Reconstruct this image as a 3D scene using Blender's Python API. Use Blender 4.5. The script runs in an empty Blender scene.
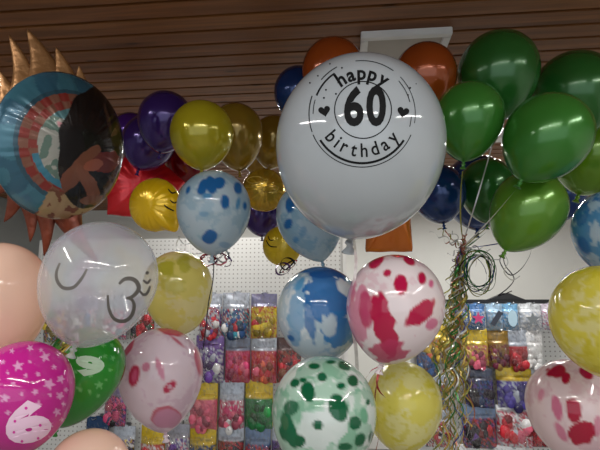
import bpy, bmesh, math, random
import numpy as np
from mathutils import Vector, Matrix, Euler, noise
from mathutils.bvhtree import BVHTree

random.seed(7)
PI = math.pi
SC = bpy.context.scene
COL = SC.collection
F = 471.0                                   # focal length in pixels of a 600 px wide frame
CAM = Vector((0, 0, 1.55))
CR = Euler((math.radians(90 + 9.05), 0, math.radians(5.6)), 'XYZ').to_matrix()
CRI = CR.transposed()
CEIL = 2.62
WALL_Y = 5.35


def at(px, py, Z):
    return CAM + CR @ Vector(((px - 300) / F * Z, -(py - 225) / F * Z, -Z))


def ray(px, py):
    return (CR @ Vector(((px - 300) / F, -(py - 225) / F, -1))).normalized()


def L(c):
    """sRGB 0-255 -> linear"""
    out = []
    for v in c[:3]:
        v = v / 255.0
        out.append(v / 12.92 if v <= .04045 else ((v + .055) / 1.055) ** 2.4)
    return tuple(out) + (1.0,)


# ------------------------------------------------------------------ linking
def link(name, me, mat=None, parent=None, loc=None, rot=None, smooth=True):
    o = bpy.data.objects.new(name, me)
    COL.objects.link(o)
    if mat is not None and me is not None:
        me.materials.append(mat)
    if me is not None and smooth:
        me.polygons.foreach_set('use_smooth', [True] * len(me.polygons))
    if parent is not None:
        o.parent = parent
    if loc is not None:
        o.location = loc
    if rot is not None:
        o.rotation_euler = rot
    return o


def tag(o, label, cat, group=None, kind=None):
    o['label'] = label
    o['category'] = cat
    if group:
        o['group'] = group
    if kind:
        o['kind'] = kind
    return o


def struct(o):
    o['kind'] = 'structure'
    return o


def mesh(name, verts, faces, cols=None):
    me = bpy.data.meshes.new(name)
    me.from_pydata([tuple(v) for v in verts], [], faces)
    if cols is not None:
        a = me.color_attributes.new('Col', 'FLOAT_COLOR', 'POINT')
        a.data.foreach_set('color', np.asarray(cols, dtype=np.float32).ravel())
    me.update()
    return me


def frame(loc, zaxis, toward=None):
    """matrix whose local z is zaxis and whose local -y looks at `toward`"""
    z = zaxis.normalized()
    t = ((toward if toward is not None else CAM) - loc)
    y = -(t - z * t.dot(z)).normalized()
    x = y.cross(z)
    m = Matrix((x, y, z)).transposed().to_4x4()
    m.translation = loc
    return m


class Boxes:
    def __init__(s):
        s.bm = bmesh.new()

    def box(s, c, d, bevel=0.0, rz=0.0):
        r = bmesh.ops.create_cube(s.bm, size=1.0)
        m = Matrix.Translation(Vector(c)) @ Matrix.Rotation(rz, 4, 'Z') @ Matrix.Diagonal((d[0], d[1], d[2], 1))
        bmesh.ops.transform(s.bm, matrix=m, verts=r['verts'])
        if bevel:
            es = list({e for v in r['verts'] for e in v.link_edges})
            bmesh.ops.bevel(s.bm, geom=es, offset=bevel, segments=2, affect='EDGES', clamp_overlap=True)
        return s

    def tube(s, pts, rad, seg=6):
        pts = [Vector(p) for p in pts]
        rings = []
        for i, p in enumerate(pts):
            d = (pts[min(i + 1, len(pts) - 1)] - pts[max(i - 1, 0)]).normalized()
            u = d.orthogonal().normalized()
            w = d.cross(u)
            rings.append([s.bm.verts.new(p + (u * math.cos(2 * PI * k / seg) + w * math.sin(2 * PI * k / seg)) * rad) for k in range(seg)])
        for a, b in zip(rings, rings[1:]):
            for k in range(seg):
                try:
                    s.bm.faces.new((a[k], a[(k + 1) % seg], b[(k + 1) % seg], b[k]))
                except ValueError:
                    pass
        s.bm.faces.new(rings[0][::-1])
        s.bm.faces.new(rings[-1])
        return s

    def build(s, name, mat, parent=None, smooth=False, loc=None, rot=None):
        bmesh.ops.recalc_face_normals(s.bm, faces=s.bm.faces[:])
        me = bpy.data.meshes.new(name)
        s.bm.to_mesh(me)
        s.bm.free()
        return link(name, me, mat, parent, loc, rot, smooth)


# ------------------------------------------------------------------ materials
def new_mat(name):
    m = bpy.data.materials.new(name)
    m.use_nodes = True
    nt = m.node_tree
    nt.nodes.clear()
    out = nt.nodes.new('ShaderNodeOutputMaterial')
    return m, nt, out


def N(nt, t, **kw):
    n = nt.nodes.new(t)
    for k, v in kw.items():
        setattr(n, k, v)
    return n


def rim_gloss(nt, base=.025, top=.5, power=4.0):
    lw = N(nt, 'ShaderNodeLayerWeight')
    lw.inputs['Blend'].default_value = .5
    pw = N(nt, 'ShaderNodeMath', operation='POWER')
    pw.inputs[1].default_value = power
    nt.links.new(lw.outputs['Facing'], pw.inputs[0])
    ma = N(nt, 'ShaderNodeMath', operation='MULTIPLY_ADD')
    ma.inputs[1].default_value = top
    ma.inputs[2].default_value = base
    nt.links.new(pw.outputs[0], ma.inputs[0])
    return ma


def color_src(nt, color, amount=.12, scale=9.0):
    """colour varied a little by noise, or the Col attribute when color is None"""
    if color is None:
        a = N(nt, 'ShaderNodeAttribute', attribute_name='Col')
        base = a.outputs['Color']
    else:
        r = N(nt, 'ShaderNodeRGB')
        r.outputs[0].default_value = L(color)
        base = r.outputs[0]
    tc = N(nt, 'ShaderNodeTexCoord')
    no = N(nt, 'ShaderNodeTexNoise')
    no.inputs['Scale'].default_value = scale
    nt.links.new(tc.outputs['Object'], no.inputs['Vector'])
    mr = N(nt, 'ShaderNodeMapRange')
    mr.inputs[1].default_value = .3
    mr.inputs[2].default_value = .7
    mr.inputs[3].default_value = 1 - amount
    mr.inputs[4].default_value = 1 + amount
    nt.links.new(no.outputs['Fac'], mr.inputs[0])
    mx = N(nt, 'ShaderNodeVectorMath', operation='SCALE')
    nt.links.new(base, mx.inputs[0])
    nt.links.new(mr.outputs[0], mx.inputs['Scale'])
    return mx.outputs[0]


def latex(name, color=None, trans=.35, clear=0.0, rough=.13, metal=0.0, amount=.05, spec=.5):
    m, nt, out = new_mat(name)
    c = color_src(nt, color, amount)
    p = N(nt, 'ShaderNodeBsdfPrincipled')
    nt.links.new(c, p.inputs['Base Color'])
    p.inputs['Roughness'].default_value = rough
    p.inputs['Metallic'].default_value = metal
    p.inputs['Specular IOR Level'].default_value = spec
    tr = N(nt, 'ShaderNodeBsdfTranslucent')
    nt.links.new(c, tr.inputs['Color'])
    mx = N(nt, 'ShaderNodeMixShader')
    mx.inputs[0].default_value = trans
    nt.links.new(p.outputs[0], mx.inputs[1])
    nt.links.new(tr.outputs[0], mx.inputs[2])
    last = mx.outputs[0]
    # gloss survives the translucent share
    g = N(nt, 'ShaderNodeBsdfGlossy')
    g.inputs['Roughness'].default_value = rough * .6
    fr = rim_gloss(nt)
    if clear:
        t = N(nt, 'ShaderNodeBsdfTransparent')
        nt.links.new(c, t.inputs['Color'])
        m2 = N(nt, 'ShaderNodeMixShader')
        m2.inputs[0].default_value = clear
        nt.links.new(last, m2.inputs[1])
        nt.links.new(t.outputs[0], m2.inputs[2])
        last = m2.outputs[0]
    m3 = N(nt, 'ShaderNodeMixShader')
    nt.links.new(fr.outputs[0], m3.inputs[0])
    nt.links.new(last, m3.inputs[1])
    nt.links.new(g.outputs[0], m3.inputs[2])
    nt.links.new(m3.outputs[0], out.inputs[0])
    return m


def foil(name, color=None, metal=.7, rough=.22, bump=.15, scale=14.0):
    m, nt, out = new_mat(name)
    c = color_src(nt, color, .12, 7)
    p = N(nt, 'ShaderNodeBsdfPrincipled')
    nt.links.new(c, p.inputs['Base Color'])
    p.inputs['Roughness'].default_value = rough
    p.inputs['Metallic'].default_value = metal
    p.inputs['Coat Weight'].default_value = .3
    tc = N(nt, 'ShaderNodeTexCoord')
    no = N(nt, 'ShaderNodeTexNoise')
    no.inputs['Scale'].default_value = scale
    no.inputs['Detail'].default_value = 3
    nt.links.new(tc.outputs['Object'], no.inputs['Vector'])
    b = N(nt, 'ShaderNodeBump')
    b.inputs['Strength'].default_value = bump
    b.inputs['Distance'].default_value = .03
    nt.links.new(no.outputs['Fac'], b.inputs['Height'])
    nt.links.new(b.outputs[0], p.inputs['Normal'])
    nt.links.new(p.outputs[0], out.inputs[0])
    return m


def plain(name, color=None, rough=.5, metal=0.0, amount=.06, scale=6.0, spec=.5):
    m, nt, out = new_mat(name)
    c = color_src(nt, color, amount, scale)
    p = N(nt, 'ShaderNodeBsdfPrincipled')
    nt.links.new(c, p.inputs['Base Color'])
    p.inputs['Roughness'].default_value = rough
    p.inputs['Metallic'].default_value = metal
    p.inputs['Specular IOR Level'].default_value = spec
    nt.links.new(p.outputs[0], out.inputs[0])
    return m


def film_mat(name, tint=(255, 255, 255), gloss=.17, rough=.07, scale=1.0):
    m, nt, out = new_mat(name)
    t = N(nt, 'ShaderNodeBsdfTransparent')
    t.inputs[0].default_value = L(tint)
    g = N(nt, 'ShaderNodeBsdfGlossy')
    g.inputs['Roughness'].default_value = rough
    tc = N(nt, 'ShaderNodeTexCoord')
    no = N(nt, 'ShaderNodeTexNoise')
    no.inputs['Scale'].default_value = scale
    no.inputs['Detail'].default_value = 4
    mp = N(nt, 'ShaderNodeMapping')                       # creases run down the bag
    mp.inputs['Scale'].default_value = (75, 40, 22)
    nt.links.new(tc.outputs['Object'], mp.inputs['Vector'])
    nt.links.new(mp.outputs[0], no.inputs['Vector'])
    b = N(nt, 'ShaderNodeBump')
    b.inputs['Strength'].default_value = 1.0
    b.inputs['Distance'].default_value = .06
    nt.links.new(no.outputs['Fac'], b.inputs['Height'])
    nt.links.new(b.outputs[0], g.inputs['Normal'])
    mx = N(nt, 'ShaderNodeMixShader')
    mx.inputs[0].default_value = gloss
    nt.links.new(t.outputs[0], mx.inputs[1])
    nt.links.new(g.outputs[0], mx.inputs[2])
    nt.links.new(mx.outputs[0], out.inputs[0])
    return m


def wood_mat():
    m, nt, out = new_mat('stained_pine_boards')
    tc = N(nt, 'ShaderNodeTexCoord')
    mp = N(nt, 'ShaderNodeMapping')
    mp.inputs['Scale'].default_value = (1.2, 22, 22)
    nt.links.new(tc.outputs['Object'], mp.inputs['Vector'])
    no = N(nt, 'ShaderNodeTexNoise')
    no.inputs['Scale'].default_value = 1.6
    no.inputs['Detail'].default_value = 6
    no.inputs['Distortion'].default_value = .6
    nt.links.new(mp.outputs[0], no.inputs['Vector'])
    at_ = N(nt, 'ShaderNodeAttribute', attribute_name='Col')       # per-board tone
    ramp = N(nt, 'ShaderNodeValToRGB')
    ramp.color_ramp.elements[0].position = .3
    ramp.color_ramp.elements[0].color = L((108, 64, 28))
    ramp.color_ramp.elements[1].position = .75
    ramp.color_ramp.elements[1].color = L((156, 100, 52))
    nt.links.new(no.outputs['Fac'], ramp.inputs[0])
    # knots
    mk = N(nt, 'ShaderNodeMapping')
    mk.inputs['Scale'].default_value = (2.4, 9, 1)
    nt.links.new(tc.outputs['Object'], mk.inputs['Vector'])
    vo = N(nt, 'ShaderNodeTexVoronoi')
    vo.inputs['Scale'].default_value = 1.0
    nt.links.new(mk.outputs[0], vo.inputs['Vector'])
    kr = N(nt, 'ShaderNodeMapRange')
    kr.inputs[1].default_value = .04
    kr.inputs[2].default_value = .1
    kr.inputs[3].default_value = .5
    kr.inputs[4].default_value = 1.0
    nt.links.new(vo.outputs['Distance'], kr.inputs[0])
    s1 = N(nt, 'ShaderNodeVectorMath', operation='SCALE')
    nt.links.new(ramp.outputs[0], s1.inputs[0])
    nt.links.new(kr.outputs[0], s1.inputs['Scale'])
    s2 = N(nt, 'ShaderNodeVectorMath', operation='MULTIPLY')
    nt.links.new(s1.outputs[0], s2.inputs[0])
    nt.links.new(at_.outputs['Color'], s2.inputs[1])
    p = N(nt, 'ShaderNodeBsdfPrincipled')
    p.inputs['Roughness'].default_value = .55
    nt.links.new(s2.outputs[0], p.inputs['Base Color'])
    nt.links.new(p.outputs[0], out.inputs[0])
    return m


def pegboard_mat():
    m, nt, out = new_mat('white_pegboard')
    tc = N(nt, 'ShaderNodeTexCoord')
    mp = N(nt, 'ShaderNodeVectorMath', operation='SCALE')
    mp.inputs['Scale'].default_value = 1 / .032
    nt.links.new(tc.outputs['Object'], mp.inputs[0])
    fr = N(nt, 'ShaderNodeVectorMath', operation='FRACTION')
    nt.links.new(mp.outputs[0], fr.inputs[0])
    su = N(nt, 'ShaderNodeVectorMath', operation='SUBTRACT')
    su.inputs[1].default_value = (.5, .5, .5)
    nt.links.new(fr.outputs[0], su.inputs[0])
    mu = N(nt, 'ShaderNodeVectorMath', operation='MULTIPLY')
    mu.inputs[1].default_value = (1, 0, 1)
    nt.links.new(su.outputs[0], mu.inputs[0])
    le = N(nt, 'ShaderNodeVectorMath', operation='LENGTH')
    nt.links.new(mu.outputs[0], le.inputs[0])
    mr = N(nt, 'ShaderNodeMapRange')
    mr.inputs[1].default_value = .13
    mr.inputs[2].default_value = .2
    nt.links.new(le.outputs['Value'], mr.inputs[0])
    mx = N(nt, 'ShaderNodeMix', data_type='RGBA')
    mx.inputs[6].default_value = L((150, 148, 144))
    mx.inputs[7].default_value = L((216, 217, 214))
    nt.links.new(mr.outputs[0], mx.inputs[0])
    p = N(nt, 'ShaderNodeBsdfPrincipled')
    p.inputs['Roughness'].default_value = .5
    nt.links.new(mx.outputs[2], p.inputs['Base Color'])
    nt.links.new(p.outputs[0], out.inputs[0])
    return m


M_WOOD = wood_mat()
M_WALL = plain('painted_wall', (226, 227, 222), .8, amount=.02, scale=2)
M_FLOOR = plain('grey_vinyl_floor', (128, 124, 118), .5, amount=.1, scale=4)
M_DARK = plain('dark_gap', (38, 26, 20), .9)
M_WHITE = plain('white_enamel', (225, 225, 222), .35)
M_STEEL = plain('zinc_wire', (170, 172, 175), .3, .9)
M_BLACK = plain('black_plastic', (22, 22, 26), .4)
M_PEG = pegboard_mat()
M_COL_LATEX = latex('printed_latex', None, .32, 0, .09)
M_SWIRL_LATEX = latex('swirled_thin_latex', None, .5, 0, .09)
M_COL_FOIL = foil('printed_foil', None, .3, .25, .12, 10)
M_INK = plain('black_ink', (14, 15, 17), .7, amount=.3, scale=300, spec=.2)
M_GREY_INK = plain('grey_ink', (92, 88, 84), .5)
M_WHITE_INK = plain('white_ink', (226, 190, 214), .4)
M_GREEN_INK = plain('pale_green_ink', (176, 205, 176), .4)
M_PRINT = plain('printed_plastic', None, .35, 0, .08, 30)
M_SHINY = plain('shiny_wrapped_plastic', None, .22, .15, .15, 40)
M_FILM = film_mat('clear_film')

# ------------------------------------------------------------------ setting
def plane_pt(px, py, y):
    d = ray(px, py)
    return CAM + d * ((y - CAM.y) / d.y)


def build_room():
    b = bmesh.new()
    pitch, gap = .0985, .016
    x0, x1, y = -3.6, 3.6, -4.0
    cols = []
    rnd = random.Random(3)
    while y < WALL_Y:
        d = min(pitch, WALL_Y - y) - gap
        if d > .01:
            n0 = len(b.verts)
            r = bmesh.ops.create_cube(b, size=1)
            bmesh.ops.transform(b, matrix=Matrix.Translation((0, y + d / 2, CEIL + .01)) @ Matrix.Diagonal((x1 - x0, d, .02, 1)), verts=r['verts'])
            k = rnd.uniform(.82, 1.1)
            cols += [(k, k * rnd.uniform(.96, 1.02), k * rnd.uniform(.92, 1.03), 1)] * 8
        y += pitch
    me = bpy.data.meshes.new('ceiling')
    b.to_mesh(me)
    b.free()
    a = me.color_attributes.new('Col', 'FLOAT_COLOR', 'POINT')
    a.data.foreach_set('color', np.asarray(cols, dtype=np.float32).ravel())
    struct(link('ceiling', me, M_WOOD, smooth=False))
    struct(Boxes().box((0, .7, CEIL + .06), (7.4, 9.6, .04)).build('ceiling_backing', M_DARK))
    struct(Boxes().box((0, .7, -.05), (7.4, 9.6, .1)).build('floor', M_FLOOR))
    struct(Boxes().box((0, WALL_Y + .05, 1.35), (7.4, .1, 2.7)).build('wall_back', M_WALL))
    xl = plane_pt(44, 230, WALL_Y).x
    struct(Boxes().box((xl - .05, .7, 1.35), (.1, 9.6, 2.7)).build('wall_left', plain('grey_wall', (150, 153, 152), .8, amount=.02, scale=2)))  # left wall in one grey, darker than the other walls
    struct(Boxes().box((3.65, .7, 1.35), (.1, 9.6, 2.7)).build('wall_right', M_WALL))
    struct(Boxes().box((0, WALL_Y - .008, .06), (7.2, .016, .12)).build('baseboard_back', M_WHITE))


build_room()

# ------------------------------------------------------------------ balloons
BAL = {}


def profile(Lu, Ld, pw, nr):
    pts = []
    n1 = nr // 2
    for i in range(1, n1):
        a = PI / 2 * (1 - i / n1)
        pts.append((math.cos(a), Lu * math.sin(a)))
    n2 = nr - n1
    for i in range(n2 + 1):
        a = PI / 2 * i / n2
        u = math.sin(a * .985)
        pts.append((max((1 - u * u) ** pw, .045), -Ld * u))
    # neck towards the knot
    pts.append((.04, -Ld * 1.02))
    pts.append((.035, -Ld * 1.045))
    return pts


def rev_mesh(name, prof, R, seg):
    v = [(0, 0, prof[0][1] * R + (prof[0][0] * R) * .02)]
    f = []
    for r, z in prof:
        for k in range(seg):
            a = 2 * PI * k / seg
            v.append((r * R * math.cos(a), r * R * math.sin(a), z * R))
    for k in range(seg):
        f.append((0, 1 + k, 1 + (k + 1) % seg))
    for i in range(len(prof) - 1):
        for k in range(seg):
            a, b = 1 + i * seg, 1 + (i + 1) * seg
            f.append((a + k, b + k, b + (k + 1) % seg, a + (k + 1) % seg))
    return v, f


def knot_mesh(R, flare=1.0):
    prof = [(.034, .0), (.06, -.02), (.066, -.045), (.036, -.07), (.045, -.10), (.085 * flare, -.15), (.098 * flare, -.165), (.085 * flare, -.16), (.02, -.11)]
    return rev_mesh('knot', prof, R, 20)


KEEP = []


def balloon(key, cx, cy, r, Z, ang=0, lean=0, Lu=1.03, Ld=1.28, pw=.62, mat=None, paint=None, label='', group=None,
            name='latex_balloon', knot=True, seg=64, nr=44, knot_mat=None):
    """cx, cy, r: centre and half width of the bulb as the camera sees it at depth Z; ang: the way the knot points (0 down, + right)."""
    loc = at(cx, cy, Z)
    R = r / F * Z
    a, l = math.radians(ang), math.radians(lean)
    d = CR @ Vector((math.sin(a) * math.cos(l), -math.cos(a) * math.cos(l), math.sin(l)))   # knot direction
    M = frame(loc, -d)
    prof = profile(Lu, Ld, pw, nr)
    v, f = rev_mesh(name, prof, R, seg)
    cols = None
    if paint is not None:
        cols = paint_verts(M, v, f, paint, R)
    me = mesh(name, v, f, cols)
    o = link(name, me, mat)
    o.matrix_world = M
    tag(o, label, 'balloon', group)
    if knot:
        kv, kf = knot_mesh(R)
        kv = [(x, y, z - Ld * 1.03 * R) for x, y, z in kv]
        kc = None
        if paint is not None:
            base = L(paint['base'])
            kc = [base] * len(kv)
        link('knot', mesh('knot', kv, kf, kc), knot_mat or mat, o)
    BAL[key] = dict(o=o, M=M, R=R, v=v, f=f, tail=M @ Vector((0, 0, -Ld * 1.2 * R)), bvh=BVHTree.FromPolygons([M @ Vector(p) for p in v], f), Z=Z)
    return o


def star_r(th, k=5, inner=.45):
    """radius of a k-pointed star with unit tips, straight sides"""
    s = PI / k
    t = (th + s * 100) % (2 * s)
    if t > s:
        t = 2 * s - t
    # edge from (1,0) to inner*(cos s, sin s)
    x1, y1 = inner * math.cos(s), inner * math.sin(s)
    dx, dy = x1 - 1, y1
    return -dy * 1.0 / (dx * math.sin(t) - dy * math.cos(t)) if abs(dx * math.sin(t) - dy * math.cos(t)) > 1e-9 else inner


def paint_verts(M, v, f, P, R):
    """Colours of the printed or marbled skin, kept on the skin itself. P: base, marble=[(colour, amount, scale, seed)], blobs=[...]"""
    V = np.array(v)
    n = len(V)
    Wm = np.array(M)
    W = V @ Wm[:3, :3].T + Wm[:3, 3]
    # outward normals ~ from the axis
    C = Wm[:3, 3]
    q = (W - np.array(CAM)) @ np.array(CR)
    px = 300 + F * q[:, 0] / -q[:, 2]
    py = 225 - F * q[:, 1] / -q[:, 2]
    front = ((W - C) * (np.array(CAM) - W)).sum(1) > -.15 * R * np.linalg.norm(np.array(CAM) - C)
    cols = np.tile(np.array(L(P['base'])), (n, 1))
    sd = P.get('seed', 1)
    nz = np.empty((n, 3))
    for i in range(n):
        p = Vector(v[i]) / R
        nz[i, 0] = noise.fractal(p * 1.4 + Vector((sd * 7.1, 0, 0)), 1.0, 2.0, 4)
        nz[i, 1] = noise.noise(p * 4.5 + Vector((0, sd * 3.3, 0)))
        nz[i, 2] = noise.noise(p * 9 + Vector((0, 0, sd * 5.7)))
    for (c, amt, sc, s2, th) in P.get('marble', []):
        lc = np.array(L(c))
        fld = np.empty(n)
        for i in range(n):
            p = Vector(v[i]) / R
            w = Vector((nz[i, 1], nz[i, 2], nz[i, 0])) * .35
            fld[i] = noise.fractal(p * sc + w + Vector((s2 * 4.7, s2 * 1.3, 0)), .8, 2.1, 3)
        w = np.clip((fld - th) / .22 + .5, 0, 1)
        w = (w * w * (3 - 2 * w) * amt)[:, None]
        cols = cols * (1 - w) + lc * w
    rr = random.Random(sd)
    blobs = list(P.get('blobs', []))
    for bl in blobs:
        bx, by, rx, ry, rot, c = bl[:6]
        amt = bl[6] if len(bl) > 6 else 1.0
        wob = bl[7] if len(bl) > 7 else .13
        ca, sa = math.cos(math.radians(rot)), math.sin(math.radians(rot))
        dx, dy = px - bx, py - by
        uu, vv = (dx * ca + dy * sa) / rx, (-dx * sa + dy * ca) / ry
        d = np.sqrt(uu * uu + vv * vv) + wob * (nz[:, 1] + .5 * nz[:, 2])
        soft = 1.3 / min(rx, ry)
        w = np.clip((1 - d) / soft + .5, 0, 1) * front * amt
        w = w[:, None]
        # pigment pools at the rim of a blob, as wet ink does
        cols = cols * (1 - w) + np.array(L(c)) * w
    for (bx, by, r, rot, c) in P.get('stars', []):
        dx, dy = px - bx, by - py
        d = np.hypot(dx, dy)
        m = np.where((d < r + 1) & front)[0]
        for i in m:
            k = star_r(math.atan2(dy[i], dx[i]) - math.radians(rot), 5, .42) * r
            w = min(max((k - d[i]) / .9 + .5, 0), 1)
            cols[i] = cols[i] * (1 - w) + np.array(L(c)) * w
    # the side turned away carries the same print, scattered freely
    bb = P.get('back')
    if bb:
        cnt, rad, c = bb
        for _ in range(cnt):
            dv = Vector((rr.gauss(0, 1), abs(rr.gauss(0, 1)) + .3, rr.gauss(0, 1))).normalized()
            rd = rad * rr.uniform(.5, 1.4)
            U = V / R
            U = U / np.maximum(np.linalg.norm(U, axis=1), 1e-6)[:, None]
            d = np.linalg.norm(U - np.array(dv), axis=1) / rd + .25 * nz[:, 1]
            w = (np.clip((1 - d) / .12 + .5, 0, 1) * (~front))[:, None]
            cols = cols * (1 - w) + np.array(L(c)) * w
    return np.clip(cols, 0, 1)


# ---- ink printed on a balloon: flat shapes laid onto the skin
def lay(key, polys, mat, name, parent, off=.0006, label=None):
    B = BAL[key]
    Mi = B['M'].inverted()
    vs, fs = [], []
    for (pv, pf) in polys:
        base = len(vs)
        ok = True
        tmp = []
        for (x, y) in pv:
            h = B['bvh'].ray_cast(CAM, ray(x, y))
            if h[0] is None:
                h = B['bvh'].find_nearest(CAM + ray(x, y) * B['Z'])
                nrm = h[1]
            else:
                nrm = h[1]
            if nrm.dot(ray(x, y)) > 0:
                nrm = -nrm
            tmp.append(Mi @ (h[0] + nrm * off))
        vs += tmp
        fs += [tuple(base + i for i in fc) for fc in pf]
    o = link(name, mesh(name, vs, fs), mat, parent)
    if label:
        o['label'] = label
    return o


def arc_poly(cx, cy, r0, r1, a0, a1, step=3):
    n = max(2, int(abs(a1 - a0) / step))
    pv, pf = [], []
    for i in range(n + 1):
        a = math.radians(a0 + (a1 - a0) * i / n)
        for r in (r0, r1):
            pv.append((cx + r * math.cos(a), cy - r * math.sin(a)))
    for i in range(n):
        pf.append((2 * i, 2 * i + 1, 2 * i + 3, 2 * i + 2))
    return pv, pf


def catmull(pts, n=8):
    out = []
    P = [pts[0]] + list(pts) + [pts[-1]]
    for i in range(1, len(P) - 2):
        p0, p1, p2, p3 = [np.array(q, dtype=float) for q in P[i - 1:i + 3]]
        for k in range(n):
            t = k / n
            out.append(.5 * ((2 * p1) + (-p0 + p2) * t + (2 * p0 - 5 * p1 + 4 * p2 - p3) * t * t + (-p0 + 3 * p1 - 3 * p2 + p3) * t ** 3))
    out.append(np.array(pts[-1], dtype=float))
    return out


def stroke(pts, w0, w1=None, taper=True):
    c = catmull(pts, 8)
    n = len(c)
    pv, pf = [], []
    for i, p in enumerate(c):
        d = c[min(i + 1, n - 1)] - c[max(i - 1, 0)]
        d = d / (np.linalg.norm(d) + 1e-9)
        nn = np.array((-d[1], d[0]))
        t = i / (n - 1)
        w = w0 if w1 is None else w0 + (w1 - w0) * t
        if taper:
            w *= .35 + .65 * math.sin(PI * min(max(t, .04), .96)) ** .5
        pv += [tuple(p + nn * w / 2), tuple(p - nn * w / 2)]
    for i in range(n - 1):
        pf.append((2 * i, 2 * i + 1, 2 * i + 3, 2 * i + 2))
    return pv, pf


def glyph(ch, bold=0.0):
    cu = bpy.data.curves.new('glyph', 'FONT')
    cu.body = ch
    cu.offset = bold
    cu.resolution_u = 4
    o = bpy.data.objects.new('glyph', cu)
    COL.objects.link(o)
    bpy.context.view_layer.update()
    dg = bpy.context.evaluated_depsgraph_get()
    me = bpy.data.meshes.new_from_object(o.evaluated_get(dg))
    bm = bmesh.new()
    bm.from_mesh(me)
    bmesh.ops.triangulate(bm, faces=bm.faces[:])
    for _ in range(3):
        es = [e for e in bm.edges if e.calc_length() > .13]
        if not es:
            break
        bmesh.ops.subdivide_edges(bm, edges=es, cuts=1)
        bmesh.ops.triangulate(bm, faces=[q for q in bm.faces if len(q.verts) > 3])
    bm.verts.ensure_lookup_table()
    v = [(p.co.x, p.co.y) for p in bm.verts]
    f = [tuple(q.index for q in fc.verts) for fc in bm.faces]
    bm.free()
    bpy.data.objects.remove(o)
    bpy.data.curves.remove(cu)
    bpy.data.meshes.remove(me)
    xs, ys = [p[0] for p in v], [p[1] for p in v]
    return v, f, (min(xs), max(xs), min(ys), max(ys))


def text_arc(word, cx, cy, rad, a0, a1, size, inward=False, bold=.02, sx=1.0):
    """letters set along an arc from angle a0 to a1; rad is the baseline radius"""
    gl = [glyph(c, bold) for c in word]
    ws = [g[2][1] - g[2][0] for g in gl]
    tot = sum(ws)
    gapn = len(word) - 1
    span = math.radians(abs(a1 - a0)) * rad
    gap = (span - tot * size * sx) / max(gapn, 1)
    s = 0
    out = []
    sg = -1 if a1 < a0 else 1
    for g, w in zip(gl, ws):
        mid = s + w * size * sx / 2
        a = math.radians(a0) + sg * mid / rad
        rx, ry = math.cos(a), math.sin(a)
        if not inward:
            up, rt = (rx, ry), (ry, -rx)
        else:
            up, rt = (-rx, -ry), (-ry, rx)
        pv = []
        c = (g[2][0] + g[2][1]) / 2
        for (x, y) in g[0]:
            X, Y = (x - c) * size * sx, y * size
            pv.append((cx + rad * rx + rt[0] * X + up[0] * Y, cy - (rad * ry + rt[1] * X + up[1] * Y)))
        out.append((pv, g[1]))
        s += w * size * sx + gap
    return out


def text_box(word, x0, y0, x1, y1, bold=.02, rot=0):
    gl = [glyph(c, bold) for c in word]
    out = []
    n = len(word)
    gap = .06 * (x1 - x0) if n > 1 else 0
    w = ((x1 - x0) - gap * (n - 1)) / n
    mx, my = (x0 + x1) / 2, (y0 + y1) / 2
    ca, sa = math.cos(math.radians(rot)), math.sin(math.radians(rot))
    for i, (v, f, b) in enumerate(gl):
        pv = []
        for (x, y) in v:
            X = x0 + i * (w + gap) + (x - b[0]) / (b[1] - b[0]) * w
            Y = y1 - (y - b[2]) / (b[3] - b[2]) * (y1 - y0)
            X, Y = X - mx, Y - my
            pv.append((mx + X * ca - Y * sa, my + X * sa + Y * ca))
        out.append((pv, f))
    return out


def heart_poly(cx, cy, s, rot=0):
    pv, pf = [(cx, cy)], []
    n = 28
    ca, sa = math.cos(math.radians(rot)), math.sin(math.radians(rot))
    for i in range(n):
        t = 2 * PI * i / n
        x = 16 * math.sin(t) ** 3 / 16
        y = -(13 * math.cos(t) - 5 * math.cos(2 * t) - 2 * math.cos(3 * t) - math.cos(4 * t)) / 16
        X, Y = x * s, y * s
        pv.append((cx + X * ca - Y * sa, cy + X * sa + Y * ca))
    for i in range(n):
        pf.append((0, 1 + i, 1 + (i + 1) % n))
    return pv, pf


# ---- ribbons
def strip(pts, w, name, mat, parent=None, twist=0.0):
    pts = [Vector(p) for p in pts]
    vs, fs = [], []
    nrm = None
    for i, p in enumerate(pts):
        d = (pts[min(i + 1, len(pts) - 1)] - pts[max(i - 1, 0)]).normalized()
        if nrm is None:
            nrm = d.orthogonal().normalized()
        nrm = (nrm - d * nrm.dot(d)).normalized()
        n2 = Matrix.Rotation(twist * i, 3, d) @ nrm
        vs += [p + n2 * w / 2, p - n2 * w / 2]
    for i in range(len(pts) - 1):
        fs.append((2 * i, 2 * i + 1, 2 * i + 3, 2 * i + 2))
    o = link(name, mesh(name, vs, fs), mat)
    if parent is not None:
        o.parent = parent
        o.matrix_parent_inverse = parent.matrix_world.inverted()
    return o


def curl_pts(a, b, rad, turns, n=None, rnd=random):
    a, b = Vector(a), Vector(b)
    d = (b - a)
    u = d.normalized().orthogonal().normalized()
    w = d.normalized().cross(u)
    n = n or int(turns * 10) + 4
    ph = rnd.uniform(0, 6)
    out = []
    for i in range(n + 1):
        t = i / n
        k = rad * min(1, t * 6) * (1 + .4 * math.sin(7 * t + ph))
        an = ph + 2 * PI * turns * t
        out.append(a + d * t + (u * math.cos(an) + w * math.sin(an)) * k)
    return out


def pix_curve(pts, n=6):
    """smooth 3D curve through (px, py, depth) points"""
    return [at(*p) for p in catmull(pts, n)]


RIB = {k: plain('ribbon_' + k, c, .25, .35, .15, 60) for k, c in dict(
    gold=(196, 168, 84), green=(56, 128, 60), silver=(196, 198, 196), white=(226, 226, 224), blue=(44, 62, 140),
    purple=(86, 50, 110), red=(170, 36, 52), brown=(150, 92, 70), black=(36, 34, 44), pink=(206, 110, 130), olive=(150, 150, 70)).items()}

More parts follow.
